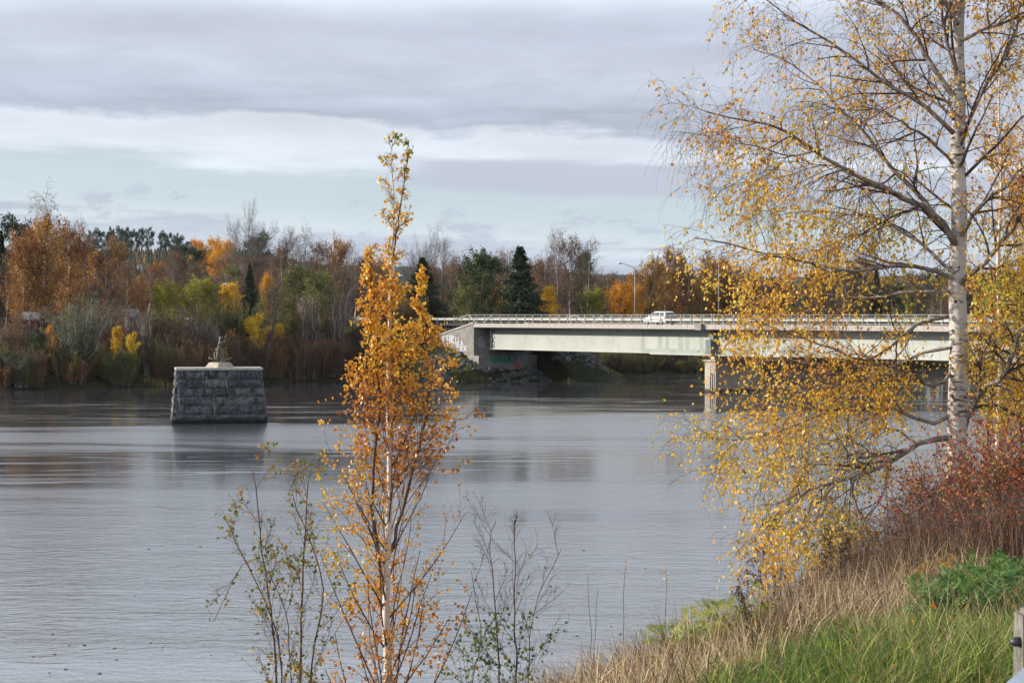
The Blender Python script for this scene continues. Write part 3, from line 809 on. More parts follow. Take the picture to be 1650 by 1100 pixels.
def skin(name, pts, edges, rad, mat, parent, root=0, sub=1):
    me_ = bpy.data.meshes.new(name); me_.from_pydata([tuple(p) for p in pts], edges, []); 
    o = mk(name, me_, parent)
    bm = bmesh.new(); bm.from_mesh(me_)
    lay = bm.verts.layers.skin.verify(); bm.verts.ensure_lookup_table()
    for i, v in enumerate(bm.verts):
        r = rad[i]; v[lay].radius = (r, r) if not isinstance(r, tuple) else r; v[lay].use_root = (i == root)
    bm.to_mesh(me_); bm.free()
    md = o.modifiers.new('skin', 'SKIN'); md.use_smooth_shade = True
    if sub: s_ = o.modifiers.new('sub', 'SUBSURF'); s_.levels = sub; s_.render_levels = sub
    me_.materials.append(mat)
    dg = bpy.context.evaluated_depsgraph_get(); ev = o.evaluated_get(dg); m2 = bpy.data.meshes.new_from_object(ev); m2.name = name
    o.modifiers.clear(); o.data = m2
    if not m2.materials: m2.materials.append(mat)
    return o
ca, sa = math.cos(-PR), math.sin(-PR)
stx, sty = PCX + ca * .12, PCY + sa * .12
stat = empty('statue', (stx, sty, PH + .62), 0, 'bronze statue of a log driver blowing a raised horn, on the granite pier', 'statue')
# joints: pelvis root; facing right/away, right arm lifts a horn to the mouth
J = dict(pelvis=(0, 0, 1.02), waist=(-.02, 0, 1.18), chest=(-.06, .0, 1.42), neck=(.0, 0, 1.62), head=(.06, 0, 1.74), crown=(.07, 0, 1.86),
         lhip=(-.08, -.08, .92), lknee=(-.17, -.12, .52), lank=(-.24, -.12, .1), ltoe=(-.10, -.14, .04),
         rhip=(.08, .08, .92), rknee=(.20, .12, .52), rank=(.20, .14, .1), rtoe=(.34, .14, .04),
         lsh=(.02, -.19, 1.50), lel=(.26, -.24, 1.42), lwr=(.42, -.16, 1.56), lha=(.40, -.12, 1.66),
         rsh=(.0, .19, 1.50), rel=(.34, .20, 1.40), rwr=(.50, .08, 1.56), rha=(.46, .02, 1.70))
nm = list(J); ix = {k: i for i, k in enumerate(nm)}
E = [('pelvis', 'waist'), ('waist', 'chest'), ('chest', 'neck'), ('neck', 'head'), ('head', 'crown'), ('pelvis', 'lhip'), ('lhip', 'lknee'), ('lknee', 'lank'), ('lank', 'ltoe'),
     ('pelvis', 'rhip'), ('rhip', 'rknee'), ('rknee', 'rank'), ('rank', 'rtoe'), ('chest', 'lsh'), ('lsh', 'lel'), ('lel', 'lwr'), ('lwr', 'lha'), ('chest', 'rsh'), ('rsh', 'rel'), ('rel', 'rwr'), ('rwr', 'rha')]
RD = dict(pelvis=.15, waist=.145, chest=.19, neck=.075, head=.105, crown=.085, lhip=.10, lknee=.075, lank=.055, ltoe=.05, rhip=.10, rknee=.075, rank=.06, rtoe=.05,
          lsh=.085, lel=.06, lwr=.045, lha=.05, rsh=.085, rel=.06, rwr=.045, rha=.05)
SS = 1.13
body = skin('body', [tuple(c * SS for c in J[k]) for k in nm], [(ix[a], ix[b]) for a, b in E], [RD[k] * SS for k in nm], M['bronze'], stat, 0, 1)
g = Geo(); g.tubes(np.array([(.16, 0, 1.93), (.07, 0, 2.0), (-.02, 0, 2.06), (-.05, 0, 2.09)]) * [1.13, 1, 1.04], np.array([.18, .15, .10, .02]), 10, cap=True); g.obj('hat', M['bronze'], stat, True)
g = Geo(); g.tubes(np.array([(.40, -.05, 1.86), (.46, -.04, 1.98), (.52, -.02, 2.16), (.60, .0, 2.40)]), np.array([.03, .045, .055, .03]), 8, cap=True); g.obj('horn', M['bronze'], stat, True)
g = Geo(); g.tubes(np.array([(-.20, -.10, 1.16), (-.22, -.02, 1.02), (-.18, .02, .92)]), np.array([.10, .16, .10]), 8, cap=True); g.obj('bag', M['bronze'], stat, True)
for (a, b, r) in (((-.95, -.15, .42), (-.1, .05, .02), .085), ((-.55, .25, .75), (-.32, -.05, .02), .07), ((.98, .1, .36), (.1, -.1, .06), .10), ((-.28, .1, 1.0), (-.12, -.12, .0), .055), ((-.58, .2, .72), (-.3, .1, .85), .05)):
    g = Geo(); g.tubes(np.array([a, (np.array(a) + b) / 2, b]), np.array([r, r * 1.05, r]), 8, cap=True); g.obj('log', M['bronze'], stat, True)
stat.rotation_euler = (0, 0, -.1)

# mossy stone breaking the surface
bm = bmesh.new(); bmesh.ops.create_icosphere(bm, subdivisions=3, radius=.34)
for v in bm.verts:
    v.co *= 1 + .3 * mnoise.noise(v.co * 5); v.co.z *= .75; v.co.x *= 1.1
m_ = bpy.data.meshes.new('river_stone'); bm.to_mesh(m_); bm.free(); m_.materials.append(M['moss'])
p = PX(1242, 845, 89); o = mk('river_stone', m_); o.location = (p[0], p[1], .12)
tag(o, 'small round mossy stone sticking out of the river beneath the big birch', 'stone')
# floating debris
deb = Geo(); deb.box((-.14, -.05, 0), (.14, .05, .03)); deb.add([(0, 0, .03), (.1, .02, .07), (-.1, .03, .05)], None, [(0, 1, 2)])
dm = deb.mesh('floating_twig', M['debris'])
for (x, y) in ((88, 1055), (106, 1079), (80, 1085), (54, 1058), (240, 885), (217, 960), (323, 881), (136, 1040), (85, 1022), (262, 1044), (243, 1036), (185, 1045), (188, 1064), (161, 1086), (340, 1056), (940, 887), (1021, 899), (1040, 916), (1066, 863), (1190, 887), (112, 1040), (1000, 1022), (985, 1010), (930, 1025)):
    Yd = CAMZ / ((y - 507) / F); p = PX(x, y, Yd)
    o = mk('floating_debris', dm); o.location = (p[0], p[1], .005); s_ = rng.uniform(.18, .38); o.scale = (s_, s_, s_); o.rotation_euler = (0, 0, rng.uniform(-.5, .5))
    tag(o, 'small dark scrap of bark drifting on the calm water', 'debris', 'dark scraps floating on the river')

# ------------------------------------------------------------------ car
def car():
    px, w = 1063, 3.3
    t = t_of_x(px, w); base = bt(t, w, 7.802)
    c = empty('parked_car', base, math.atan2(-BA[1], -BA[0]), 'white estate car with red tail lights driving across the bridge', 'car'); c.name = 'car'
    c.scale = (1.03, 1.03, 1.13)
    # local x forward (away from us), y left
    L, Wd = 4.5, .88
    def loft(name, mat, secs, parent=c):
        g = Geo(); n = len(secs[0]); V = []
        for s_ in secs: V += s_
        Q = []
        for i in range(len(secs) - 1):
            for j in range(n - 1): Q.append((i * n + j, (i + 1) * n + j, (i + 1) * n + j + 1, i * n + j + 1))
            Q.append((i * n + n - 1, (i + 1) * n + n - 1, (i + 1) * n, i * n))
        T = [(0, j, j + 1) for j in range(1, n - 1)] + [((len(secs) - 1) * n, (len(secs) - 1) * n + j + 1, (len(secs) - 1) * n + j) for j in range(1, n - 1)]
        g.add(V, Q, T); return g.obj(name, mat, parent, False)
    def sec(x, hw, zb, zt, top=.86):
        r = .1
        return [(x, -hw * .93, zb), (x, -hw, zb + .12), (x, -hw, zt - r), (x, -hw * top, zt), (x, hw * top, zt), (x, hw, zt - r), (x, hw, zb + .12), (x, hw * .93, zb)]
    loft('body', M['car'], [sec(-2.22, .78, .42, .92), sec(-2.1, .86, .28, .98), sec(-1.3, .89, .24, 1.0), sec(0, .9, .22, .98), sec(1.1, .89, .24, .95), sec(1.9, .84, .26, .80), sec(2.2, .74, .34, .66)])
    def ws(x, hb, ht, zb, zt): return [(x, -hb, zb), (x, -ht, zt), (x, ht, zt), (x, hb, zb)]
    gh = Geo(); prof = [(-2.1, .96), (-1.85, 1.40), (-1.2, 1.47), (-.2, 1.49), (.35, 1.42), (1.15, .94)]
    n = len(prof); V = []
    for s_ in (-1, 1):
        for x, z in prof: V.append((x, s_ * (.86 - (z - .94) * .38), z))
    Q = [(i, i + 1, n + i + 1, n + i) for i in range(n - 1)]
    T = [(0, i + 1, i) for i in range(1, n - 1)] + [(n, n + i, n + i + 1) for i in range(1, n - 1)]
    gh.add(V, Q, T); gh.obj('roof', M['car'], c)
    def sidewin(x0, x1, x2, x3):
        for s_ in (-1, 1):
            g = Geo(); zb, zt = 1.0, 1.38
            y = lambda z: s_ * (.866 - (z - .94) * .38)
            g.add([(x0, y(zb), zb), (x1, y(zb), zb), (x2, y(zt), zt), (x3, y(zt), zt)], [(0, 1, 2, 3)]); g.obj('side_window', M['glass'], c)
    sidewin(.02, .92, .36, .02); sidewin(-.92, -.05, -.05, -.92); sidewin(-1.85, -1.0, -1.0, -1.66)
    g = Geo(); g.add([(-2.13, -.70, 1.0), (-2.13, .70, 1.0), (-1.91, .60, 1.37), (-1.91, -.60, 1.37)], [(0, 3, 2, 1)]); g.obj('rear_window', M['glass'], c)
    g = Geo(); g.add([(1.12, -.72, 1.0), (1.12, .72, 1.0), (.46, .60, 1.40), (.46, -.60, 1.40)], [(0, 1, 2, 3)]); g.obj('windscreen', M['glass'], c)
    g = Geo(); g.box((-2.30, -.80, .30), (-2.15, .80, .52)); g.obj('rear_bumper', M['car_dark'], c)
    g = Geo(); g.box((-2.255, -.56, .54), (-2.20, .56, .94)); g.obj('tailgate', M['car_dark'], c)
    g = Geo(); g.box((-2.27, -.26, .60), (-2.257, .26, .71)); g.obj('number_plate', M['plate'], c)
    for s_ in (-1, 1):
        g = Geo(); g.box((-2.24, min(s_ * .52, s_ * .87), .72), (-2.0, max(s_ * .52, s_ * .87), .95)); g.obj('tail_light', M['tail'], c)
        g = Geo(); g.box((2.02, min(s_ * .5, s_ * .80), .60), (2.17, max(s_ * .5, s_ * .80), .74)); g.obj('headlight', M['lampglass'], c)
        g = Geo(); g.tubes(np.array([(-1.75, s_ * .62, 1.50), (-.7, s_ * .62, 1.53), (.2, s_ * .62, 1.51)]), np.full(3, .02), 6); g.obj('roof_rail', M['galv'], c)
        g = Geo(); g.box((.72, min(s_ * .88, s_ * 1.02), .98), (.88, max(s_ * .88, s_ * 1.02), 1.12)); g.obj('mirror', M['car'], c)
        g = Geo(); g.box((-1.9, s_ * .902 - .004, .26), (1.8, s_ * .902 + .004, .36)); g.obj('sill_trim', M['car_dark'], c)
        for x in (-1.38, 1.33):
            g = Geo(); g.tubes(np.array([(x, s_ * .70, .32), (x, s_ * .72, .32), (x, s_ * .90, .32), (x, s_ * .925, .32)]), np.array([.27, .32, .32, .27]), 20, cap=True); wo = g.obj('wheel', M['rubber'], c, True)
            g = Geo(); g.tubes(np.array([(x, s_ * .90, .32), (x, s_ * .935, .32)]), np.array([.2, .19]), 12, cap=True); g.obj('rim', M['rim'], wo)
    return c
car()

# ------------------------------------------------------------------ buildings on the far bank
def house(px, ybase, Yd, wpx, hwall, hroof, depth, mat, label, name='house', rz=.15, nwin=2):
    X = (px - 825) / F * Yd; zb = CAMZ - (ybase - 507) / F * Yd
    wd = wpx / F * Yd
    o = empty(name, (X, Yd, zb), rz, label, name)
    hw = wd / 2
    zg = float(far_h(X, Yd)) - zb - 1.0
    g = Geo(); g.box((-hw, 0, min(zg, -.2)), (hw, depth, hwall)); 
    g.add([(-hw, 0, hwall), (-hw, depth, hwall), (-hw, depth / 2, hwall + hroof), (hw, 0, hwall), (hw, depth, hwall), (hw, depth / 2, hwall + hroof)], None, [(0, 1, 2), (3, 5, 4)])
    g.obj('wall', mat, o)
    g = Geo(); e = .35
    for s_, y0 in ((1, -e), (-1, depth + e)):
        zz = hwall - e * hroof / (depth / 2)
        V = [(-hw - e, y0, zz), (hw + e, y0, zz), (hw + e, depth / 2, hwall + hroof), (-hw - e, depth / 2, hwall + hroof)]
        V2 = [(a, b, c + .15) for a, b, c in V]
        g.add(V + V2, [(0, 1, 2, 3), (4, 5, 6, 7), (0, 1, 5, 4), (1, 2, 6, 5), (3, 0, 4, 7)])
    g.obj('roof', M['roof'], o)
    for i in range(nwin):
        xw = -hw + (i + .5) * wd / nwin
        f = Geo(); f.box((xw - .55, -.06, hwall * .35), (xw + .55, -.01, hwall * .82)); f = f.obj('window', M['paint_white'], o)
        q = Geo(); q.box((xw - .45, -.09, hwall * .38), (xw + .45, -.065, hwall * .79)); q.obj('pane', M['glass'], f)
    return o
house(176, 446, 640, 14, 2.6, 2.2, 7, M['house_white'], 'white gabled house among rust birches below the hilltop pines', 'house', .5)
house(212, 446, 660, 22, 2.4, 1.4, 8, M['house_white'], 'low house with long grey roof right of the white gabled one', 'house', -.1)
house(213, 528, 275, 17, 1.5, .9, 3, M['house_white'], 'small white boathouse half hidden by yellow saplings on the far bank', 'shed', .3, 1)
sh = house(48, 540, 268, 22, 2.1, .8, 3, M['house_red'], 'dark red wooden shed with white corner posts under tall trees at far left', 'shed', 0, 0)
for xx in (-.95, 0.0):
    g = Geo(); g.box((xx - .09, -.14, -.1), (xx + .09, -.01, 2.1)); g.obj('corner_post', M['paint_white'], sh)

# ------------------------------------------------------------------ tree growing
def grow(rng, P, R, n, u=(.2, 1.0), ang=(45, 10), length=1.0, rr=.6, N=5, trop=.1, wander=.12, ljit=.2, prof=None, rmin=.004, az=None, tip=.3, lrel=None, whorl=0):
    P = np.asarray(P, float); R = np.asarray(R, float)
    if P.ndim == 2: P = P[None]; R = R[None]
    Mn, NP, _ = P.shape; K = Mn * n
    pi = np.repeat(np.arange(Mn), n)
    uu = (np.tile(np.arange(n), Mn) + rng.random(K)) / n; uu = u[0] + (u[1] - u[0]) * uu
    if whorl: uu = np.clip(np.round(uu * whorl) / whorl + rng.normal(0, .003, K), 0, .999)
    f = uu * (NP - 1); i = np.minimum(f.astype(int), NP - 2); fr = (f - i)[:, None]
    A = P[pi, i]; Bp = P[pi, i + 1]; pos = A + (Bp - A) * fr; T = Bp - A; T /= np.linalg.norm(T, axis=1, keepdims=True) + 1e-9
    rad = R[pi, i] + (R[pi, i + 1] - R[pi, i]) * fr[:, 0]
    rv = rng.normal(size=(K, 3))
    if az is not None: rv = rv * .8 + np.asarray(az)
    pr = rv - (rv * T).sum(1, keepdims=True) * T; pr /= np.linalg.norm(pr, axis=1, keepdims=True) + 1e-9
    a = np.radians(rng.normal(ang[0], ang[1], K))[:, None]
    d = np.cos(a) * T + np.sin(a) * pr
    L = length * (1 + rng.uniform(-ljit, ljit, K))
    if prof is not None: L = L * prof(uu)
    if np.ndim(length) == 0 and Mn > 1 and prof is None:
        pass
    if lrel is not None:
        PL = np.linalg.norm(np.diff(P, axis=1), axis=2).sum(1)[pi]
        L = np.minimum(L, np.maximum(PL * lrel * (1.25 - .6 * uu) * (1 + rng.uniform(-ljit, ljit, K)), .05))
    step = (L / (N - 1))[:, None]
    out = np.empty((K, N, 3)); out[:, 0] = pos
    for k in range(1, N):
        d = d + rng.normal(size=(K, 3)) * wander; d[:, 2] += trop
        d /= np.linalg.norm(d, axis=1, keepdims=True)
        out[:, k] = out[:, k - 1] + d * step
    r0 = np.maximum(rad * rr, rmin)
    RR = r0[:, None] * np.linspace(1, tip, N)[None]
    return out, np.maximum(RR, rmin * .6), uu
def on_twigs(rng, P, n, jit=.0, u0=.15):
    Mn, N, _ = P.shape
    uu = u0 + (1 - u0) * rng.random((Mn, n)); f = uu * (N - 1); i = np.minimum(f.astype(int), N - 2); fr = (f - i)[..., None]
    m = np.arange(Mn)[:, None]
    p = P[m, i] + (P[m, i + 1] - P[m, i]) * fr
    return p.reshape(-1, 3) + rng.normal(size=(Mn * n, 3)) * jit
def wob(rng, h, n, amp):
    z = np.linspace(0, h, n); x = np.cumsum(rng.normal(0, amp, n)); y = np.cumsum(rng.normal(0, amp, n)); x -= x[0]; y -= y[0]
    return np.column_stack((x, y, z))
def clump_t(rng, p, s=.8, a=.45):
    return np.clip(.5 + a * vnoise(p[:, 0] + p[:, 2] * .3, p[:, 1] + p[:, 2] * .9, s, rng.uniform(0, 6)) + rng.normal(0, .2, len(p)), 0, 1)

PROTO = {}; WID = {}
def proto(kind, seed, h):
    """meshes of a far tree: [(part name, mesh, kind)]"""
    key = (kind, seed)
    if key in PROTO: return PROTO[key]
    rng = np.random.default_rng(hash_seed(kind, seed)); parts = []
    tr = Geo(); br = Geo(); lf = Geo()
    tmat, bmat, lmat = M['trunk_white'], M['twig_far'], M['fr']
    if kind in ('rust', 'brown', 'bare', 'orange', 'yellow', 'olive', 'green', 'ygreen'):
        tp = wob(rng, h, 9, .02 * h * .5); rt = np.linspace(.012 * h, .002 * h, 9)
        tr.tubes(tp, rt, 6)
        up = {'rust': .06, 'brown': .09, 'bare': .08, 'orange': .08, 'yellow': .10, 'olive': .05, 'green': .05, 'ygreen': .05}[kind]
        wide = {'rust': .34, 'brown': .26, 'bare': .27, 'orange': .28, 'yellow': .24, 'olive': .32, 'green': .36, 'ygreen': .4}[kind]
        u0 = .28 if kind in ('rust', 'brown', 'bare', 'orange') else .1
        b1, r1, u1 = grow(rng, tp, rt, 42, (u0, .97), (50, 10), wide * h, .45, 6, up, .10, .25, lambda u: np.sin(np.clip((1.04 - u) / (1.04 - u0), 0, 1) ** .75 * 2.2) * .95 + .08, .02)
        br.tubes(b1, r1, 3)
        b2, r2, u2 = grow(rng, b1, r1, 9, (.2, 1), (40, 12), .085 * h, .6, 4, .03, .16, .4, None, .013)
        br.tubes(b2, r2, 3)
        if kind in ('bare', 'brown'):
            b3, r3, u3 = grow(rng, b2, r2, 5, (.2, 1), (35, 14), .05 * h, .7, 3, .02, .14, .4, None, .011); br.tubes(b3, r3, 3)
        nl = {'rust': 20, 'brown': 9, 'bare': 0, 'orange': 22, 'yellow': 26, 'olive': 20, 'green': 30, 'ygreen': 30}[kind]
        if nl:
            p = on_twigs(rng, b2, nl, .018 * h); sz = rng.uniform(.014, .024, len(p)) * h * (1.0 if kind != 'brown' else .8)
            lf.leaves(p, sz, rng, clump_t(rng, p), .8, .3, quad=False)
        if kind == 'bare':
            p = on_twigs(rng, b3, 1, .01 * h); lf.leaves(p, rng.uniform(.007, .011, len(p)) * h, rng, clump_t(rng, p), .8, .3, quad=False)
        lmat = {'rust': M['fr'], 'brown': M['fb'], 'bare': M['fb'], 'orange': M['fo'], 'yellow': M['fy'], 'olive': M['fg'], 'green': M['fdg'], 'ygreen': M['fyg']}[kind]
        if kind in ('olive', 'green', 'ygreen'): tmat = M['trunk_grey']
    elif kind == 'bigbare':
        tp = wob(rng, h * .5, 7, .1); rt = np.linspace(.02 * h, .009 * h, 7); tr.tubes(tp, rt, 8); tmat = M['trunk_grey']; bmat = M['twig_grey']
        b1, r1, _ = grow(rng, tp, rt, 22, (.35, 1), (44, 14), .52 * h, .5, 8, .045, .08, .2, None, .03); br.tubes(b1, r1, 4)
        b2, r2, _ = grow(rng, b1, r1, 9, (.25, 1), (36, 10), .2 * h, .55, 6, .05, .1, .3, None, .018); br.tubes(b2, r2, 3)
        b3, r3, _ = grow(rng, b2, r2, 7, (.25, 1), (34, 10), .09 * h, .6, 4, .04, .12, .3, None, .02); br.tubes(b3, r3, 3)
        b4, r4, _ = grow(rng, b3, r3, 4, (.3, 1), (30, 10), .05 * h, .7, 3, .03, .1, .3, None, .016); br.tubes(b4, r4, 3)
    elif kind == 'weep':
        tp = wob(rng, h, 9, .12); rt = np.linspace(.013 * h, .003 * h, 9); tr.tubes(tp, rt, 6)
        b1, r1, _ = grow(rng, tp, rt, 26, (.35, 1), (42, 10), .26 * h, .5, 7, .03, .1, .2, lambda u: 1.15 - u * .75, .02); br.tubes(b1, r1, 3)
        b2, r2, _ = grow(rng, b1, r1, 9, (.3, 1), (50, 12), .11 * h, .5, 5, -.28, .1, .3, None, .012); br.tubes(b2, r2, 3)
        b3, r3, _ = grow(rng, b2, r2, 4, (.3, 1), (30, 12), .07 * h, .6, 3, -.35, .1, .3, None, .010); br.tubes(b3, r3, 3)
        p = on_twigs(rng, b3, 2, .1); lf.leaves(p, rng.uniform(.10, .2, len(p)), rng, clump_t(rng, p), .8, .5, quad=False); lmat = M['fb']
    elif kind == 'pine':
        tp = wob(rng, h, 8, .12); rt = np.linspace(.014 * h, .004 * h, 8); tr.tubes(tp, rt, 6); tmat = M['trunk_pine']; bmat = M['trunk_dark']; lmat = M['np']
        b1, r1, _ = grow(rng, tp, rt, 30, (.58, 1.0), (70, 14), .17 * h, .4, 5, .07, .12, .3, lambda u: np.sin(np.clip((1.06 - u) / .48, 0, 1) * 2.5) * .9 + .22, .03); br.tubes(b1, r1, 3)
        b2, r2, _ = grow(rng, b1, r1, 7, (.35, 1), (40, 15), .05 * h, .5, 3, .08, .15, .3, None, .015); br.tubes(b2, r2, 3)
        p = on_twigs(rng, b2, 28, .014 * h, .3); sz = rng.uniform(.014, .024, len(p)) * h
        lf.leaves(p, sz, rng, clump_t(rng, p), .55, -.2, quad=False)
    elif kind == 'spruce':
        tp = wob(rng, h, 8, .03); rt = np.linspace(.014 * h, .003 * h, 8); tr.tubes(tp, rt, 6); tmat = bmat = M['trunk_dark']; lmat = M['ns']
        b1, r1, u1 = grow(rng, tp, rt, 190, (.03, .995), (103, 7), .27 * h, .35, 7, .05, .04, .30, lambda u: (1.0 - u) ** .95 + .015, .015, whorl=30); br.tubes(b1, r1, 3)
        b2, r2, _ = grow(rng, b1, r1, 14, (.15, 1), (50, 10), .06 * h, .5, 3, -.22, .08, .3, None, .01, lrel=.42)
        p = np.concatenate((on_twigs(rng, b2, 8, .005 * h, .0), on_twigs(rng, b1, 14, .004 * h, .3))); sz = rng.uniform(.014, .026, len(p)) * h
        lf.leaves(p, sz, rng, clump_t(rng, p, 1.2), .42, .7, quad=False)
    elif kind in ('shrub', 'shrub_olive', 'willow', 'shrub_rust', 'sticks', 'shrub_yellow', 'silver'):
        ns = {'willow': 26, 'sticks': 22, 'silver': 12}.get(kind, 34)
        base = np.zeros((ns, 7, 3)); r = rng.uniform(0, (.10 if kind in ('willow', 'sticks') else .42) * h, ns); th = rng.uniform(0, 2 * PI, ns)
        lean = rng.uniform(.05, .55 if kind != 'sticks' else .25, ns); 
        if kind == 'willow': lean = rng.uniform(.1, .75, ns)
        zz = np.linspace(0, 1, 7); hh = h * rng.uniform(.6, 1, ns) * (1 - lean * .25)
        for i in range(7):
            rad_ = r + lean * hh * (zz[i] ** 1.25) * .8
            base[:, i, 0] = rad_ * np.cos(th) + rng.normal(0, .012 * h, ns) * i * .5; base[:, i, 1] = rad_ * np.sin(th) + rng.normal(0, .012 * h, ns) * i * .5; base[:, i, 2] = hh * zz[i]
        R = np.linspace(.008 * h, .0025 * h, 7)[None] * np.ones((ns, 1)) + .008
        tr.tubes(base, R, 3)
        tmat = M['trunk_grey'] if kind in ('willow', 'sticks', 'silver') else M['twig_far']; bmat = M['twig_far'] if kind != 'willow' else M['twig_grey']
        b2, r2, _ = grow(rng, base, R, 12, (.2 if kind in ('willow', 'sticks') else .03, 1), (36, 12), .16 * h, .5, 4, .06, .12, .4, None, .009); br.tubes(b2, r2, 3)
        b3, r3, _ = grow(rng, b2, r2, 3, (.2, 1), (32, 12), .08 * h, .6, 3, .04, .12, .4, None, .008); br.tubes(b3, r3, 3)
        nl = {'sticks': 1, 'willow': 12, 'shrub': 7, 'silver': 16}.get(kind, 9)
        p = on_twigs(rng, b3, nl, .012 * h); lf.leaves(p, rng.uniform(.02, .038, len(p)) * h ** .7 * 1.3, rng, clump_t(rng, p, 1.5), .6, .2, quad=False)
        lmat = {'shrub': M['fb'], 'shrub_olive': M['fg'], 'willow': M['fgg'], 'shrub_rust': M['fr'], 'sticks': M['fb'], 'shrub_yellow': M['fy'], 'silver': M['fs']}[kind]
    parts = [('trunk', tr.mesh('trunk', tmat, True), None)]
    if br.n: parts.append(('branches', br.mesh('branches', bmat), 'stuff'))
    if lf.n: parts.append(('crown', lf.mesh('crown', lmat), 'stuff'))
    if lf.n > 300 or br.n > 300:
        V = np.concatenate((lf if lf.n > 300 else br).v); rr_ = np.hypot(V[:, 0], V[:, 1]); WID[key] = 2 * float(np.percentile(rr_, 93))
    PROTO[key] = parts
    return parts
def hash_seed(kind, seed): return sum(ord(c) * (i + 3) for i, c in enumerate(kind)) * 131 + seed
HGT = dict(rust=15, brown=15, bare=15, orange=12, yellow=8, olive=12, green=13, ygreen=8, bigbare=18, weep=16, pine=17, spruce=15, shrub=3.2, shrub_olive=3.5, willow=8, shrub_rust=3.2, sticks=6, shrub_yellow=3.5, silver=4)
CATN = dict(shrub='shrub', shrub_olive='shrub', willow='willow', shrub_rust='shrub', sticks='shrub', shrub_yellow='shrub', silver='shrub', pine='pine_tree', spruce='spruce_tree')
NTREE = 0
def tree(kind, px, ytop, Yd, label, wide=None, seed=0, group=None, name=None, yb=None):
    """plant a tree whose top shows at photo pixel (px, ytop), standing at depth Yd"""
    global NTREE
    h0 = HGT[kind]; parts = proto(kind, seed, h0)
    X = (px - 825) / F * Yd; zg = float(far_h(X, Yd))
    H = CAMZ - (ytop - 507) / F * Yd - zg
    nmn = name or CATN.get(kind, 'deciduous_tree')
    if H < .5: return None
    o = empty(nmn, (X, Yd, zg - .1), 0, label, nmn.split('_')[-1] if nmn.split('_')[-1] in ('tree', 'shrub', 'willow') else 'tree', group)
    NTREE += 1
    sx = H / h0 if wide is None else (wide / F * Yd) / WID.get((kind, seed), h0 * .5)
    o.scale = (sx, sx, H / h0); o.rotation_euler = (0, 0, (NTREE * 2.399) % 6.283)
    for n_, me_, kd in parts: mk(n_, me_, o, kd)
    return o

ONES = ['first', 'second', 'third', 'fourth', 'fifth', 'sixth', 'seventh', 'eighth', 'ninth', 'tenth', 'eleventh', 'twelfth', 'thirteenth', 'fourteenth', 'fifteenth', 'sixteenth', 'seventeenth', 'eighteenth', 'nineteenth', 'twentieth']
def nth(i):
    return ONES[i] if i < 20 else (('twenty-' if i < 29 else 'thirtieth' if i == 29 else 'thirty-') + ('' if i == 29 else ONES[(i - 20) % 10]))
# prominent trees, left to right
tree('spruce', 2, 372, 300, 'dark spruce at the left edge of the photo, beside the rust-coloured birches', 46, 1)
tree('pine', 24, 366, 300, 'dark green pine just left of the tall rust birches', None, 1)
tree('weep', 72, 338, 292, 'tall bare weeping birch crown rising above the rust birches at far left', 75, 0)
tree('rust', 38, 398, 272, 'rust-leaved birch left of the broadest rust birch at far left', 62, 1)
tree('rust', 78, 372, 275, 'broadest rust-orange birch at far left, under the bare weeping crown', 92, 0)
tree('rust', 112, 384, 280, 'rust birch right of the broadest one, with pale trunk', 70, 2)
tree('brown', 138, 396, 285, 'thin brown birch right of the rust birches, below the hilltop pines', 50, 1)
tree('bare', 125, 372, 330, 'slender bare birch showing over the rust birches', 40, 2)
tree('rust', 192, 402, 345, 'sparse rust birch with a white trunk standing below the hilltop pines', 55, 2)
tree('brown', 172, 412, 300, 'brown birch beside the tall street lamp at left', 50, 0)
pines = [(148, 377), (158, 374), (170, 378), (181, 372), (193, 371), (206, 372), (217, 376), (228, 373), (240, 372), (261, 378), (272, 380), (283, 381), (291, 385), (306, 392), (199, 376)]
ordn = ['first', 'second', 'third', 'fourth', 'fifth', 'sixth', 'seventh', 'eighth', 'ninth', 'tenth', 'eleventh', 'twelfth', 'thirteenth', 'fourteenth', 'fifteenth']
for i, (x, y) in enumerate(sorted(pines)):
    tree('pine', x, y, 900 + (i * 37) % 90, ordn[i] + ' pine from the left in the hilltop row of tall dark pines', 18, i % 3, 'row of pines on the hilltop')
tree('orange', 318, 394, 560, 'bright orange tree, left one of three on the skyline left of the big bare tree', 30, 0)
tree('orange', 345, 391, 570, 'bright orange tree, middle one of three on the skyline', 34, 1)
tree('orange', 368, 396, 560, 'bright orange tree, right one of three, beside the big bare tree', 32, 0)
tree('pine', 300, 404, 400, 'round green pine below the orange skyline trees', 60, 2)
tree('pine', 284, 420, 380, 'lower green pine at the left foot of the round green pine', 46, 0)
tree('bigbare', 400, 342, 420, 'big bare grey tree with fan-shaped crown on the left skyline', 80, 0)
tree('pine', 418, 386, 440, 'dark pine directly behind the big bare tree', 48, 1)
tree('spruce', 403, 424, 330, 'small dark green spruce below the big bare tree', 34, 0)
tree('bare', 468, 386, 380, 'bare purplish birch right of the big bare tree', 45, 0)
tree('weep', 492, 383, 380, 'bare birch with drooping twigs, topmost between the big bare tree and young birch', 46, 0)
tree('brown', 452, 400, 370, 'brown birch close right of the big bare tree', 42, 2)
tree('brown', 512, 402, 360, 'brown birch right of the drooping bare birch', 45, 0)
tree('rust', 540, 400, 370, 'rusty brown birch on the skyline left of the foreground young birch', 48, 3)
tree('bare', 562, 405, 380, 'bare birch nearest the foreground young birch on its left', 40, 1)
tree('pine', 492, 440, 320, 'squat dark green pine in the middle of the far thicket', 40, 0)
tree('ygreen', 268, 466, 285, 'yellow-green round willow above the old stone pier, left of the twin', 62, 0)
tree('ygreen', 318, 462, 288, 'broad yellow-green willow above the statue, left of the round yellow birch', 78, 1)
tree('yellow', 372, 464, 300, 'round golden yellow birch above the statue', 38, 0)
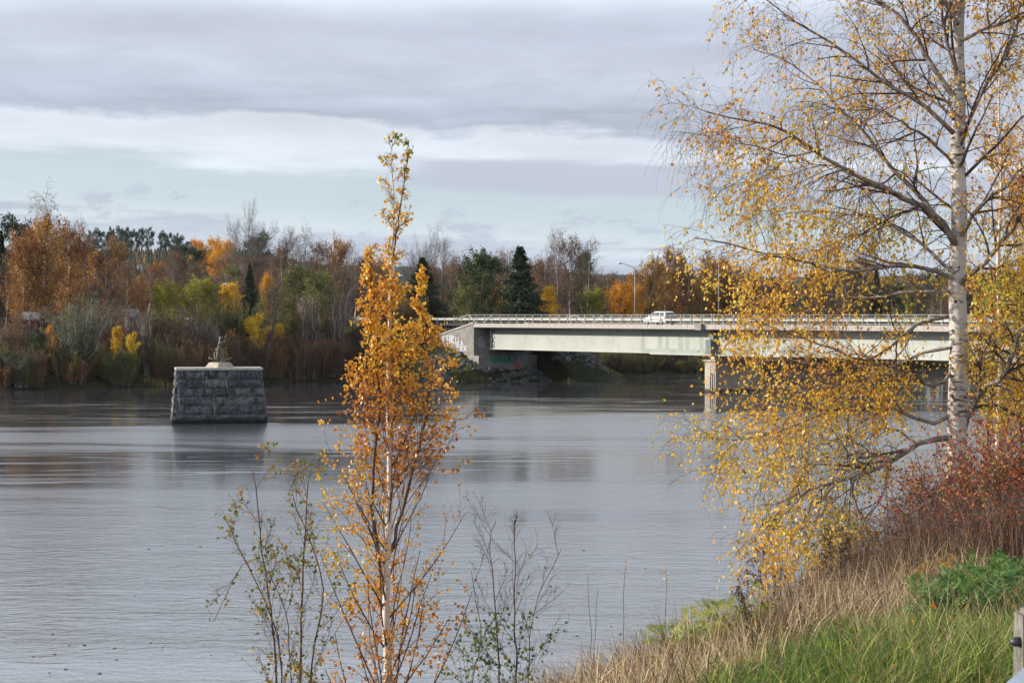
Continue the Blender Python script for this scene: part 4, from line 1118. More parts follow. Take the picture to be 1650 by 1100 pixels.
tree('yellow', 411, 512, 277, 'brightest yellow small birch right of the statue', 34, 1)
tree('yellow', 449, 526, 283, 'smallest yellow birch, right of the brightest yellow one', 22, 0)
tree('orange', 432, 452, 310, 'orange-yellow slanted tree behind the brightest yellow birch', 22, 1)
tree('silver', 335, 517, 273, 'silvery grey feathery shrub behind the statue', 30, 0)
tree('willow', 124, 470, 256, 'large grey-green bare-twigged willow on the shore at left', 98, 0)
tree('willow', 30, 560, 250, 'low grey-green willow at the waterline, far left', 50, 1)
tree('green', 60, 540, 255, 'dark green low bush below the red shed', 40, 0, name='shrub')
tree('yellow', 190, 530, 262, 'yellow sapling on the shore right of the large grey willow', 20, 0)
tree('yellow', 212, 540, 260, 'yellow sapling on the shore, left of the old stone pier', 20, 1)
tree('orange', 82, 530, 258, 'orange sapling between the red shed and the grey willow', 18, 0)
tree('sticks', 236, 495, 262, 'pale bare saplings left of the old stone pier', 30, 0)
tree('sticks', 222, 505, 264, 'pale bare stems right of the yellow shore saplings', 26, 1)
tree('olive', 480, 442, 295, 'olive-brown thicket tree right of the round yellow birch', 60, 0)
tree('olive', 520, 448, 292, 'olive-brown thicket tree behind the left twigs of the young birch', 60, 1)
tree('sticks', 545, 460, 290, 'pale-stemmed thicket left of the young birch', 50, 0)
tree('sticks', 500, 470, 288, 'pale-stemmed thicket right of the smallest yellow birch', 50, 1)
tree('bare', 440, 470, 292, 'bare brown tree right above the brightest yellow birch', 50, 0)
# middle
tree('orange', 600, 430, 400, 'orange tree directly behind the left side of the foreground young birch', 50, 1)
tree('orange', 582, 452, 380, 'lower orange tree at the left edge of the young birch crown', 36, 0)
tree('bigbare', 684, 380, 380, 'bare grey tree behind the top of the small spruce, left of the bridge end', 74, 0)
tree('bare', 712, 400, 370, 'bare brown birch right of the grey bare tree near the bridge end', 46, 1)
tree('spruce', 681, 414, 300, 'narrow dark spruce behind the street lamp left of the bridge', 72, 0)
tree('brown', 735, 425, 345, 'brown birch left of the green tree above the bridge end', 52, 1)
tree('brown', 757, 428, 350, 'brown birch touching the left side of the green tree', 50, 0)
tree('green', 776, 421, 340, 'broad green tree left of the big spruce behind the bridge end', 82, 0)
tree('olive', 748, 470, 333, 'low olive tree at the left foot of the green tree', 50, 1)
tree('pine', 782, 414, 380, 'dark pine top showing above the broad green tree', 30, 1)
tree('brown', 812, 414, 360, 'brown birch just left of the big spruce', 46, 2)
tree('yellow', 803, 470, 345, 'yellowish low tree at the left foot of the big spruce', 28, 1)
tree('spruce', 838, 398, 330, 'big dark spruce rising behind the left end of the bridge', 100, 1)
tree('bare', 896, 392, 350, 'tall bare birch, left one of the group right of the big spruce', 56, 0)
tree('brown', 922, 396, 352, 'tall rusty birch, middle one of the group right of the big spruce', 52, 1)
tree('bare', 950, 402, 355, 'tall thin birch, right one of the group right of the big spruce', 44, 2)
tree('green', 944, 418, 362, 'dark olive tree among the tall birches right of the big spruce', 40, 1)
tree('brown', 880, 425, 345, 'brown lower birch between the big spruce and the tall group', 46, 0)
tree('yellow', 884, 468, 338, 'yellow bush above the bridge railing, left of the street lamp', 36, 0)
tree('ygreen', 958, 474, 340, 'olive-yellow bush above the bridge railing near the street lamp', 50, 0)
tree('orange', 1000, 464, 345, 'wide orange-yellow bush behind the street lamp on the bridge', 52, 1)
tree('orange', 1026, 470, 348, 'orange-yellow bush right of the street lamp pole', 36, 0)
tree('rust', 1050, 432, 360, 'rust tree directly above the white car', 50, 2)
tree('rust', 1084, 414, 375, 'tallest rust birch right of the white car', 52, 0)
tree('pine', 1096, 424, 385, 'dark pine top beside the tallest rust birch', 26, 2)
tree('brown', 1064, 428, 380, 'brown bare-topped birch above the white car', 40, 1)
tree('brown', 1112, 434, 365, 'brown birch above the bridge between the white car and the pier lamp', 50, 2)
tree('rust', 1150, 424, 370, 'rust tree left of the lamp pole above the concrete pier', 56, 1)
tree('rust', 1172, 432, 365, 'rust tree right of the lamp pole above the concrete pier', 56, 3)
tree('brown', 1200, 440, 362, 'brown tree showing at the left edge of the big birch leaves', 52, 0)
# right, behind the big birch
R_ = [(1240, 470, 'rust'), (1262, 462, 'olive'), (1300, 442, 'spruce'), (1318, 438, 'pine'), (1345, 432, 'spruce'), (1365, 440, 'brown'), (1395, 428, 'pine'), (1412, 434, 'spruce'), (1440, 452, 'rust'), (1470, 446, 'brown'), (1500, 440, 'pine'), (1530, 450, 'rust'), (1560, 442, 'rust'), (1585, 448, 'brown'), (1612, 438, 'orange'), (1640, 444, 'rust'), (1670, 440, 'spruce')]
rng = np.random.default_rng(3)
for i, (x, y, k_) in enumerate(R_):
    d_ = {'rust': 'rust tree', 'olive': 'olive tree', 'spruce': 'dark spruce', 'pine': 'dark pine', 'brown': 'brown tree', 'orange': 'orange tree'}[k_]
    tree(k_, x, y, 400 + (i * 23) % 50, d_ + ' seen through the big birch, ' + nth(i) + ' from left on the skyline', 50 if k_ != 'spruce' else 40, i % 2)
# filler trees in zones
KDESC = dict(rust='rust-coloured tree', brown='brown-leaved tree', bare='nearly bare tree', orange='orange tree', olive='olive tree', pine='dark pine', shrub='brown shrub', shrub_olive='olive shrub', shrub_rust='rusty shrub', sticks='pale-stemmed shrub')
def fill(x0, x1, n, ys_, yd, kinds, label, group, wide=(36, 55), seed=0):
    rng = np.random.default_rng(seed)
    for i in range(n):
        x = x0 + (x1 - x0) * (i + rng.random()) / n
        k_ = kinds[rng.integers(len(kinds))]
        tree(k_, x, rng.uniform(*ys_), rng.uniform(*yd), KDESC[k_] + ' ' + label + ', ' + nth(i) + ' from the left', rng.uniform(*wide), int(rng.integers(3)), group)
fill(-30, 150, 16, (400, 470), (285, 350), ['rust', 'brown', 'brown', 'bare'], 'in the thicket at far left', 'brown trees in the thicket at far left', seed=1)
fill(140, 300, 22, (415, 478), (300, 520), ['brown', 'bare', 'rust', 'brown', 'orange'], 'on the slope below the hilltop pines', 'autumn trees below the hilltop pines', seed=2)
fill(290, 440, 20, (410, 470), (310, 480), ['brown', 'bare', 'olive', 'bare'], 'around the big bare tree', 'brown trees around the big bare tree', seed=3)
fill(430, 600, 26, (405, 470), (300, 420), ['bare', 'brown', 'brown', 'olive'], 'in the thicket left of the young birch', 'brown thicket trees left of the young birch', seed=4)
fill(600, 760, 16, (425, 480), (340, 440), ['bare', 'brown', 'brown', 'olive'], 'behind the embankment left of the bridge', 'brown trees behind the embankment', seed=5)
fill(760, 1000, 20, (425, 470), (355, 440), ['brown', 'brown', 'rust', 'bare'], 'behind the left half of the bridge', 'birches behind the left half of the bridge', seed=6)
fill(1000, 1230, 22, (440, 475), (350, 430), ['brown', 'rust', 'bare', 'rust'], 'behind the bridge near the white car', 'birches behind the bridge around the white car', seed=7)
fill(1210, 1700, 28, (450, 490), (385, 460), ['brown', 'rust', 'bare', 'olive', 'pine'], 'in the wood seen through the birch', 'trees seen through the big birch', seed=8)
# pale stems behind the water's edge under the bridge
fill(930, 1140, 20, (500, 530), (326, 345), ['sticks', 'sticks', 'shrub_olive'], 'under the bridge on the far shore', 'saplings under the bridge', (40, 60), seed=9)
# shrubs on the waterline: depth follows the shore
def shore_row(x0, x1, n, hpx, back, kinds, label, group, seed, wide=(34, 56)):
    rng = np.random.default_rng(seed)
    for i in range(n):
        x = x0 + (x1 - x0) * (i + rng.random()) / n
        Yd = 250.0
        for _ in range(6): Yd = float(np.interp((x - 825) / F * Yd, SHX, SHY))
        Yd += rng.uniform(*back)
        zg = float(far_h((x - 825) / F * Yd, Yd)); hh = rng.uniform(*hpx)
        yt = 507 + (CAMZ - zg) / Yd * F - hh
        k_ = kinds[rng.integers(len(kinds))]
        tree(k_, x, yt, Yd, KDESC[k_] + ' ' + label + ', ' + nth(i) + ' from the left', rng.uniform(*wide), int(rng.integers(3)), group)
shore_row(-30, 280, 30, (30, 62), (-.4, 5), ['shrub', 'shrub_olive', 'shrub_rust', 'shrub', 'shrub_olive'], 'low on the shore left of the pier', 'shore shrubs left of the stone pier', 21)
shore_row(270, 560, 34, (40, 66), (-.4, 7), ['shrub', 'shrub', 'shrub_rust', 'shrub'], 'low on the shore right of the pier', 'brown shore shrubs right of the stone pier', 22)
shore_row(-30, 560, 26, (70, 110), (7, 26), ['shrub', 'sticks', 'shrub_olive', 'sticks', 'shrub'], 'standing taller behind the shore', 'tall brown shrubs behind the shore', 23, (50, 80))
shore_row(560, 690, 12, (30, 55), (-.4, 6), ['shrub', 'shrub_olive', 'shrub_rust'], 'on the shore behind the young birch', 'shore shrubs behind the young birch', 24)
shore_row(935, 1210, 18, (16, 34), (-.4, 5), ['shrub_olive', 'shrub'], 'low on the shore under the bridge', 'shore shrubs under the bridge', 25)
shore_row(1210, 1700, 24, (20, 40), (-.4, 5), ['shrub_olive', 'shrub', 'shrub_rust'], 'on the shore seen through the birch', 'shore shrubs seen through the big birch', 26)

# woods on the distant ridges: one mass of small conifers
def ridge_woods(name, n, yr, hr, azr, mat, seed, keep=None):
    rng = np.random.default_rng(seed)
    Y = np.sqrt(rng.uniform(yr[0] ** 2, yr[1] ** 2, n)); X = rng.uniform(*azr, n) * Y; Z = far_h(X, Y)
    h = rng.uniform(*hr, n); r = h * rng.uniform(.16, .26, n)
    K = 5; th = np.arange(K) / K * 2 * PI
    ring = np.stack((X[:, None] + r[:, None] * np.cos(th), Y[:, None] + r[:, None] * np.sin(th), np.repeat((Z + h * .05)[:, None], K, 1)), -1)
    topv = np.stack((X + rng.normal(0, .2, n), Y, Z + h), -1)[:, None]
    V = np.concatenate((ring, topv), 1).reshape(-1, 3); b = np.arange(n)[:, None, None] * (K + 1)
    j = np.arange(K)[None, :, None]
    T = (b + np.concatenate((j, (j + 1) % K, np.full((1, K, 1), K)), 2)).reshape(-1, 3)
    g = Geo(); g.add(V, None, T, a=np.repeat(rng.random(n), K + 1)); o = g.obj(name, mat, kind='stuff'); return o
M['ridge'] = leafmat('ridge_conifers', [(0, (.016, .026, .016)), (.7, (.035, .05, .026)), (.85, (.08, .05, .022)), (1, (.16, .08, .025))], .0)
o = ridge_woods('ridge_forest', 26000, (3300, 5600), (10, 17), (-.3, .3), M['ridge'], 1)
tag(o, 'blue-hazed forest covering the distant ridge', 'forest')
o = ridge_woods('hill_forest', 9000, (1400, 2500), (9, 15), (-.08, .30), M['ridge'], 2)
tag(o, 'dark conifer forest on the nearer low hill behind the bridge', 'forest')
o = ridge_woods('left_hill_forest', 5000, (600, 1500), (7, 13), (-.32, -.1), M['ridge'], 5)
tag(o, 'dark forest covering the slope around the hilltop pines', 'forest')
o = ridge_woods('plain_forest', 5000, (480, 1100), (7, 13), (-.1, .32), M['ridge'], 3)
tag(o, 'mixed forest on the flat land behind the bridge', 'forest')

# far shore reeds and grass: one mass
rng = np.random.default_rng(8)
g = Geo(); K = 26000
X = rng.uniform(-75, 100, K); Y = np.interp(X, SHX, SHY) + rng.uniform(-.8, 2.2, K); 
cl = vnoise(X, Y, .15, 1.1) > .42; X, Y = X[cl], Y[cl]; Z = np.maximum(far_h(X, Y), -.1); K = len(X)
h = rng.uniform(.25, .75, K); a = rng.uniform(0, 2 * PI, K); wdt = .05
b0 = np.stack((X, Y, Z), 1); wv = np.stack((np.cos(a), np.sin(a), 0 * a), 1) * wdt; tip = b0 + np.stack((rng.normal(0, .15, K), rng.normal(0, .15, K), h), 1)
g.add(np.stack((b0 - wv, b0 + wv, tip), 1).reshape(-1, 3), None, np.arange(K * 3).reshape(-1, 3), a=np.repeat(rng.random(K), 3))
o = g.obj('shore_reeds', M['reed'], kind='stuff'); tag(o, 'yellowish reeds and grass along the far waterline', 'reeds')
# grass on the embankment
g = Geo(); K = 60000
t = rng.uniform(-50, 3, K); w = np.where(rng.random(K) < .5, rng.uniform(-13, -.3, K), rng.uniform(DECKW + .3, DECKW + 19, K))
P = BT(np.column_stack((t, w, 0 * t))); Z = far_h(P[:, 0], P[:, 1]); ok = (Z > .1) & ((vnoise(P[:, 0], P[:, 1], .7) > -.1) | (t < -13) ); P = P[ok]; Z = Z[ok]; K = len(P)
b0 = np.column_stack((P[:, :2], Z)); a = rng.uniform(0, 2 * PI, K); h = rng.uniform(.15, .5, K)
wv = np.stack((np.cos(a), np.sin(a), 0 * a), 1) * .06; tip = b0 + np.stack((rng.normal(0, .12, K), rng.normal(0, .12, K), h), 1)
g.add(np.stack((b0 - wv, b0 + wv, tip), 1).reshape(-1, 3), None, np.arange(K * 3).reshape(-1, 3), a=np.repeat(rng.random(K), 3))
M['bank_grass'] = leafmat('embankment_grass', [(0, (.06, .07, .02)), (.6, (.12, .14, .03)), (1, (.22, .19, .06))], .3)
o = g.obj('embankment_grass', M['bank_grass'], kind='stuff'); tag(o, 'short green grass on the road embankment', 'grass')

# ------------------------------------------------------------------ foreground trees
def resample(pts, n):
    pts = np.asarray(pts, float); d = np.r_[0, np.cumsum(np.linalg.norm(np.diff(pts, axis=0), axis=1))]
    # smooth with Catmull-Rom through the points
    m = len(pts); tt = np.interp(np.linspace(0, d[-1], n), d, np.arange(m))
    i = np.clip(tt.astype(int), 0, m - 2); f = (tt - i)[:, None]
    p0 = pts[np.maximum(i - 1, 0)]; p1 = pts[i]; p2 = pts[i + 1]; p3 = pts[np.minimum(i + 2, m - 1)]
    return .5 * ((2 * p1) + (-p0 + p2) * f + (2 * p0 - 5 * p1 + 4 * p2 - p3) * f ** 2 + (-p0 + 3 * p1 - 3 * p2 + p3) * f ** 3)

def big_birch():
    rng = np.random.default_rng(77)
    Yb = 25.0; s = Yb / F
    bx = PX(1543, 700, Yb); zb = float(near_h(bx[0], bx[1]))
    root = np.array((bx[0], bx[1], zb))
    o = empty('birch_tree', root, 0, 'big white-trunked birch with golden leaves overhanging the river at right', 'tree')
    tp_px = [(1540, 900, 0), (1541, 780, 0), (1543, 650, 0), (1545, 550, .05), (1542, 450, .1), (1546, 350, .1), (1543, 250, .15), (1545, 150, .2), (1543, 60, .2), (1549, -60, .25), (1546, -180, .3), (1552, -300, .3), (1550, -400, .3)]
    tp = np.array([PX(x, y, Yb + d) for x, y, d in tp_px]); tp = resample(tp, 40)
    tp[0, 2] = min(tp[0, 2], zb - .3)
    zpx = np.linspace(0, 1, 40); tr = np.interp(zpx, [0, .12, .3, .5, .65, .8, 1], np.array([22, 16.5, 14.5, 12, 10, 6.5, 2]) * s)
    L = []
    def limb(pts, d0, d1, r0, r1, n=14):
        pts = np.array(pts, float); k = len(pts)
        P = np.array([PX(x, y, Yb + d0 + (d1 - d0) * i / (k - 1)) for i, (x, y) in enumerate(pts)])
        P = resample(P, n); P[1:] += np.cumsum(rng.normal(0, .016, (n - 1, 3)), 0); L.append((P, (r1 + (r0 * .86 - r1) * np.linspace(1, 0, n) ** 1.25) * s)); return P
    # left, upper
    limb([(1538, 392), (1500, 345), (1440, 312), (1391, 286), (1327, 241), (1290, 206), (1240, 190), (1190, 182), (1146, 172)], 0, -1.2, 7, 1.0)
    limb([(1536, 386), (1491, 318), (1436, 259), (1395, 209), (1354, 168), (1300, 125), (1262, 98), (1213, 84)], 0, .9, 6, .8)
    limb([(1536, 264), (1486, 218), (1450, 195), (1400, 180), (1340, 190)], 0, -.8, 3.4, .7)
    limb([(1537, 215), (1482, 168), (1418, 123), (1354, 77), (1295, 45), (1250, 8), (1215, -12)], 0, -.5, 5, .8)
    limb([(1537, 192), (1500, 158), (1463, 132), (1436, 84), (1400, 50)], 0, 1.2, 3.4, .7)
    limb([(1538, 156), (1495, 100), (1463, 36), (1418, -4), (1370, -60), (1300, -90)], 0, .4, 6, 1)
    limb([(1540, 120), (1526, 50), (1520, -30), (1490, -130)], 0, -.5, 4, 1)
    limb([(1543, 40), (1490, -40), (1410, -110), (1330, -150), (1260, -150)], 0, 1.0, 4.5, .8)
    limb([(1327, 241), (1270, 250), (1215, 232), (1170, 215), (1142, 215)], -.9, -1.6, 1.8, .6)
    limb([(1391, 286), (1330, 268), (1260, 285), (1200, 300)], -.6, .4, 2, .6)
    # middle left
    limb([(1536, 440), (1495, 402), (1427, 359), (1370, 350), (1310, 345), (1250, 352)], 0, .8, 4, .6)
    limb([(1534, 448), (1460, 430), (1380, 436), (1295, 414), (1218, 400), (1165, 384), (1125, 376)], 0, -1.0, 4.6, .8)
    limb([(1500, 345), (1450, 340), (1380, 380), (1320, 400)], .2, 1.3, 2, .6)
    limb([(1528, 510), (1480, 520), (1430, 560), (1391, 568), (1327, 541), (1273, 523), (1232, 508)], 0, -1.1, 4.0, .7)
    limb([(1532, 470), (1470, 470), (1400, 480), (1330, 470), (1260, 470), (1205, 480)], 0, .9, 3.4, .6)
    limb([(1532, 560), (1480, 575), (1420, 600), (1340, 600), (1260, 590), (1205, 600)], 0, .7, 3.4, .6)
    limb([(1532, 600), (1500, 620), (1440, 600), (1380, 615), (1300, 630), (1240, 640)], 0, -.9, 3.6, .6)
    limb([(1530, 670), (1509, 682), (1420, 660), (1350, 662), (1282, 691), (1200, 712), (1120, 712)], 0, -.4, 4.4, .6)
    limb([(1530, 705), (1486, 712), (1445, 741), (1391, 764), (1340, 780), (1305, 790), (1268, 823), (1235, 870)], 0, -1.2, 6.2, .8)
    limb([(1445, 741), (1400, 730), (1340, 735), (1270, 750), (1215, 765)], -.3, .6, 2.6, .6)
    limb([(1391, 764), (1350, 810), (1300, 850), (1270, 890)], -.6, -.1, 2.2, .6)
    limb([(1430, 745), (1420, 790), (1390, 830), (1370, 880)], -.4, -.9, 2.2, .6)
    limb([(1480, 715), (1440, 690), (1380, 700), (1310, 720), (1250, 700)], 0, 1.3, 2.6, .6)
    # right
    limb([(1549, 216), (1580, 150), (1620, 90), (1640, 30), (1650, -30)], 0, .4, 4.0, 1)
    limb([(1549, 378), (1580, 330), (1610, 305), (1660, 262), (1720, 230)], 0, -.6, 5.0, 1.2)
    limb([(1549, 456), (1590, 418), (1640, 350), (1700, 300)], 0, -1.1, 5.6, 1.6)
    limb([(1553, 690), (1580, 640), (1618, 608), (1650, 545), (1700, 480)], 0, -.8, 6.5, 3)
    limb([(1549, 66), (1600, 48), (1660, 25), (1720, 0)], 0, .5, 3.6, 1)
    limb([(1549, 500), (1600, 490), (1650, 470), (1700, 470)], 0, .9, 2.6, .8)
    limb([(1550, 590), (1600, 575), (1640, 560), (1690, 560)], 0, 1.2, 2.6, .8)
    limb([(1548, 0), (1600, -50), (1680, -90)], 0, -.6, 3.4, 1)
    rel = lambda P: P - root
    g = Geo(); g.tubes(rel(tp), tr, 14); g.obj('trunk', M['birch'], o, True)
    for P, R in L:
        g = Geo(); g.tubes(rel(P), R, 7); g.obj('limb', M['limb'], o, True)
    LP = np.array([P for P, R in L]); LR = np.array([R for P, R in L])
    tw = Geo(); lf = Geo()
    b1, r1, _ = grow(rng, LP, LR, 15, (.15, 1), (44, 14), .9, .55, 8, -.02, .12, .35, lambda u: 1.15 - .72 * u, .0032); tw.tubes(rel(b1), r1, 4)
    b2, r2, _ = grow(rng, b1, r1, 7, (.12, 1), (48, 14), .44, .55, 6, -.12, .11, .4, None, .0024); tw.tubes(rel(b2), r2, 3)
    # upper crown twigs too
    tb, trr, _ = grow(rng, tp, tr, 22, (.35, .98), (55, 12), 1.3, .25, 8, .04, .09, .3, None, .006); tw.tubes(rel(tb), trr, 4)
    tb2, trr2, _ = grow(rng, tb, trr, 10, (.2, 1), (48, 12), .6, .5, 6, -.08, .1, .3, None, .0025); tw.tubes(rel(tb2), trr2, 3)
    allb = np.concatenate((b2, tb2)); allr = np.concatenate((r2, trr2))
    b3, r3, _ = grow(rng, allb, allr, 4, (.2, 1), (50, 16), .34, .8, 5, -.42, .10, .5, None, .0015); 
    tw.tubes(rel(b3), r3, 3)
    tw.obj('twigs', M['twig'], o, kind='stuff')
    p = np.concatenate((on_twigs(rng, b3, 6, .012, .1), on_twigs(rng, allb, 3, .012, .1)))
    # leaves thin out towards the upper crown
    z = p[:, 2]; px = p[:, 0] / p[:, 1] * F + 825; py = 507 - (z - CAMZ) / p[:, 1] * F
    keep = np.interp(py, [-400, 0, 250, 380, 440, 900], [.16, .20, .26, .38, .52, .50])
    keep *= .45 + .75 * sstep(-.35, .25, vnoise(p[:, 0], p[:, 2], 2.6, .7) + .4 * vnoise(p[:, 0], p[:, 2], 7, .1))
    keep *= np.interp(px, [1090, 1180, 1540, 1600], [.5, 1, 1, 1.9])
    m = rng.random(len(p)) < keep; p = p[m]; py = py[m]; px = px[m]
    t = np.clip(.50 + .28 * vnoise(p[:, 0] * 1.0 + 3, p[:, 2], 1.6, 2) + rng.normal(0, .19, len(p)) + np.interp(py, [100, 500], [-.12, .06]), 0, 1)
    lf.leaves(rel(p), rng.uniform(.034, .060, len(p)), rng, t, .78, .8, .3)
    lf.obj('foliage', M['lf_gold'], o, kind='stuff')
    return len(p), len(b3)
print('big birch leaves, twigs', big_birch())

def small_birch(label, name, stems, Yd, n1, l1, ang, leafmat_, lm, seed, tmat, sizes=(.030, .050), n2=6, n3=2, keep=None, tfun=None, droop=.5, prof=None, twigmat='twig_red', trop=.05, u0=.2, nl=(4, 3), l2=.3):
    rng = np.random.default_rng(seed)
    base_px = stems[0][0][0]
    bx = PX(base_px[0], base_px[1], Yd); zb = float(near_h(bx[0], bx[1])); root = np.array((bx[0], bx[1], zb))
    o = empty(name, root, 0, label, 'tree')
    tw = Geo(); lf = Geo(); alltw = []
    for pts, r0, r1, dd, nb in stems:
        P = np.array([PX(x, y, Yd + dd * i / len(pts)) for i, (x, y) in enumerate(pts)])
        if P[0, 2] > zb - .2 and pts[0][1] > 1050: P = np.vstack(([P[0, 0], P[0, 1], zb - .2], P))
        P = resample(P, 24); P[1:] += rng.normal(0, .006, (23, 3)); R = np.linspace(r0, r1, 24) * Yd / F
        g = Geo(); g.tubes(P - root, R, 10); main_ = pts is stems[0][0]; g.obj('trunk' if main_ else 'stem', tmat if main_ else M[twigmat], o, True)
        k = max(3, int(n1 * nb)); lsc = .14 if nb < .2 else (.6 if name == 'young_birch' and nb < 1 else 1.0)
        b1, r1_, _ = grow(rng, P, R, k, (u0, .985), ang, l1 * lsc, .25, 8, trop, .05, .25, prof, .0030); tw.tubes(b1 - root, r1_, 4)
        b2, r2_, _ = grow(rng, b1, r1_, n2, (.2, 1), (34, 12), l2, .55, 5, .03, .09, .4, None, .0020, lrel=.5); tw.tubes(b2 - root, r2_, 3)
        b3, r3_, _ = grow(rng, b2, r2_, n3, (.2, 1), (38, 12), l2 * .55, .7, 4, -.04, .1, .4, None, .0014, lrel=.6); tw.tubes(b3 - root, r3_, 3)
        alltw += [(b2, nl[1]), (b3, nl[0])]
        alltw.append((P[None, 8:], 26))
    tw.obj('twigs', M[twigmat], o, kind='stuff')
    p = np.concatenate([on_twigs(rng, b, n, .010, .05) for b, n in alltw])
    px = p[:, 0] / p[:, 1] * F + 825; py = 507 - (p[:, 2] - CAMZ) / p[:, 1] * F
    if keep is not None:
        m = rng.random(len(p)) < keep(px, py, p); p, px, py = p[m], px[m], py[m]
    t = tfun(rng, px, py, p)
    lf.leaves(p - root, rng.uniform(*sizes, len(p)), rng, t, .8, droop, .3)
    lf.obj('foliage', leafmat_, o, kind='stuff')
    print(label[:30], len(p))
main_px = [(628, 1110), (621, 1000), (625, 900), (629, 800), (628, 700), (626, 600), (629, 500), (632, 400), (634, 320), (630, 260), (633, 208)]
small_birch('slender young birch with orange leaves standing in the foreground left of centre', 'young_birch',
            [(main_px, 9.5, .6, 0, 1.0), ([(632, 420), (640, 370), (648, 310), (661, 228)], 1.6, .6, .1, .14), ([(620, 960), (600, 800), (612, 650), (600, 560), (598, 440), (597, 400)], 3.2, .6, -.4, .4),
             ([(626, 900), (660, 780), (690, 640), (680, 520), (676, 440)], 3.0, .6, .4, .35)],
            20, 80, 1.2, (33, 9), M['lf_orange'], None, 5, M['birch_young'], n2=7, n3=3, nl=(4, 3),
            keep=lambda px, py, p: np.interp(py, [200, 300, 420, 470, 600, 640, 760, 1100], [.10, .16, .34, .56, .62, .48, .64, .85]) * (.6 + .6 * (vnoise(p[:, 0], p[:, 2], 3.2, .2) > -.2)),
            tfun=lambda r, px, py, p: np.clip(.45 + .25 * vnoise(p[:, 0], p[:, 2], 2.2, 1) + r.normal(0, .15, len(p)) + np.interp(py, [200, 330, 440, 640], [.5, .22, .12, -.04]) + .15 * (px < 560) * (py > 700), 0, 1),
            prof=lambda u: np.interp(u, [0, .2, .40, .52, .64, .75, .83, 1], [1.40, 1.28, .92, .62, .48, .28, .14, .08]), u0=.12)
gk = lambda px, py, p: .58 * (.4 + .7 * (vnoise(p[:, 0], p[:, 2], 3.8, .9) > -.1))
gt = lambda r, px, py, p: np.clip(.48 + r.normal(0, .28, len(p)) - .6 * (py < 800) * (px < 420), 0, 1)
small_birch('thin greenish sapling, leftmost in the foreground, its tip with a few yellow leaves', 'birch_sapling',
            [([(446, 1110), (432, 960), (418, 850), (408, 756)], 3.4, .7, 0, 1), ([(455, 1110), (440, 1000), (380, 870), (362, 830)], 2.4, .6, -.2, .8), ([(470, 1110), (452, 960), (400, 900), (345, 1000)], 1.4, .5, .3, .4)],
            19, 22, .70, (34, 9), M['lf_green'], None, 6, M['twig_red'], n2=6, n3=2, keep=gk, tfun=gt, prof=lambda u: 1.1 - u * .75, twigmat='twig', nl=(2, 2), l2=.22)
small_birch('greenish sapling with tan stem between the leftmost sapling and the young birch', 'birch_sapling',
            [([(484, 1110), (488, 960), (492, 840), (500, 752)], 3.8, .7, 0, 1), ([(500, 1110), (520, 940), (470, 800), (478, 760)], 2.6, .6, .3, .8)],
            19.5, 24, .66, (32, 9), M['lf_green'], None, 7, M['twig_red'], n2=6, n3=2, keep=gk, tfun=lambda r, px, py, p: np.clip(.42 + r.normal(0, .28, len(p)), 0, 1), prof=lambda u: 1.1 - u * .7, twigmat='twig', nl=(2, 2), l2=.22)
bk = lambda px, py, p: np.interp(py, [850, 980, 1010, 1100], [.0, .03, .5, .7])
small_birch('nearly leafless sapling right of the young birch, in front of the river', 'birch_sapling',
            [([(832, 1110), (830, 1000), (828, 900), (829, 838)], 2.8, .6, 0, 1), ([(806, 1110), (796, 960), (790, 870), (800, 840)], 2.4, .6, .2, .9), ([(760, 1110), (775, 1030), (760, 920)], 1.4, .5, -.2, .5), ([(850, 1110), (862, 980), (905, 885)], 1.2, .5, -.2, .5)],
            18.5, 19, .66, (38, 9), M['lf_green'], None, 8, M['twig'], n2=6, n3=2, keep=bk, tfun=lambda r, px, py, p: np.clip(.85 + r.normal(0, .15, len(p)), 0, 1), prof=lambda u: 1.1 - u * .7, twigmat='twig', nl=(2, 2), l2=.22)
small_birch('thin white birch stem behind the big birch, close to the right edge', 'birch_sapling',
            [([(1606, 900), (1609, 700), (1612, 560), (1608, 420), (1614, 300), (1610, 180), (1612, 60)], 5.5, 1.0, 0, 1.0), ([(1640, 880), (1646, 700), (1640, 560), (1652, 420), (1645, 260)], 4, 1.0, .6, 1.0), ([(1580, 880), (1590, 720), (1600, 600), (1590, 520)], 3, 1.0, -.4, .7)],
            30, 56, 1.15, (34, 9), M['lf_orange'], None, 9, M['birch_young'], n2=7, n3=2, keep=lambda px, py, p: .75 + 0 * px, tfun=lambda r, px, py, p: np.clip(.55 + .2 * vnoise(p[:, 0], p[:, 2], 2) + r.normal(0, .16, len(p)), 0, 1), prof=lambda u: 1.0 - u * .45, nl=(4, 3), l2=.36)

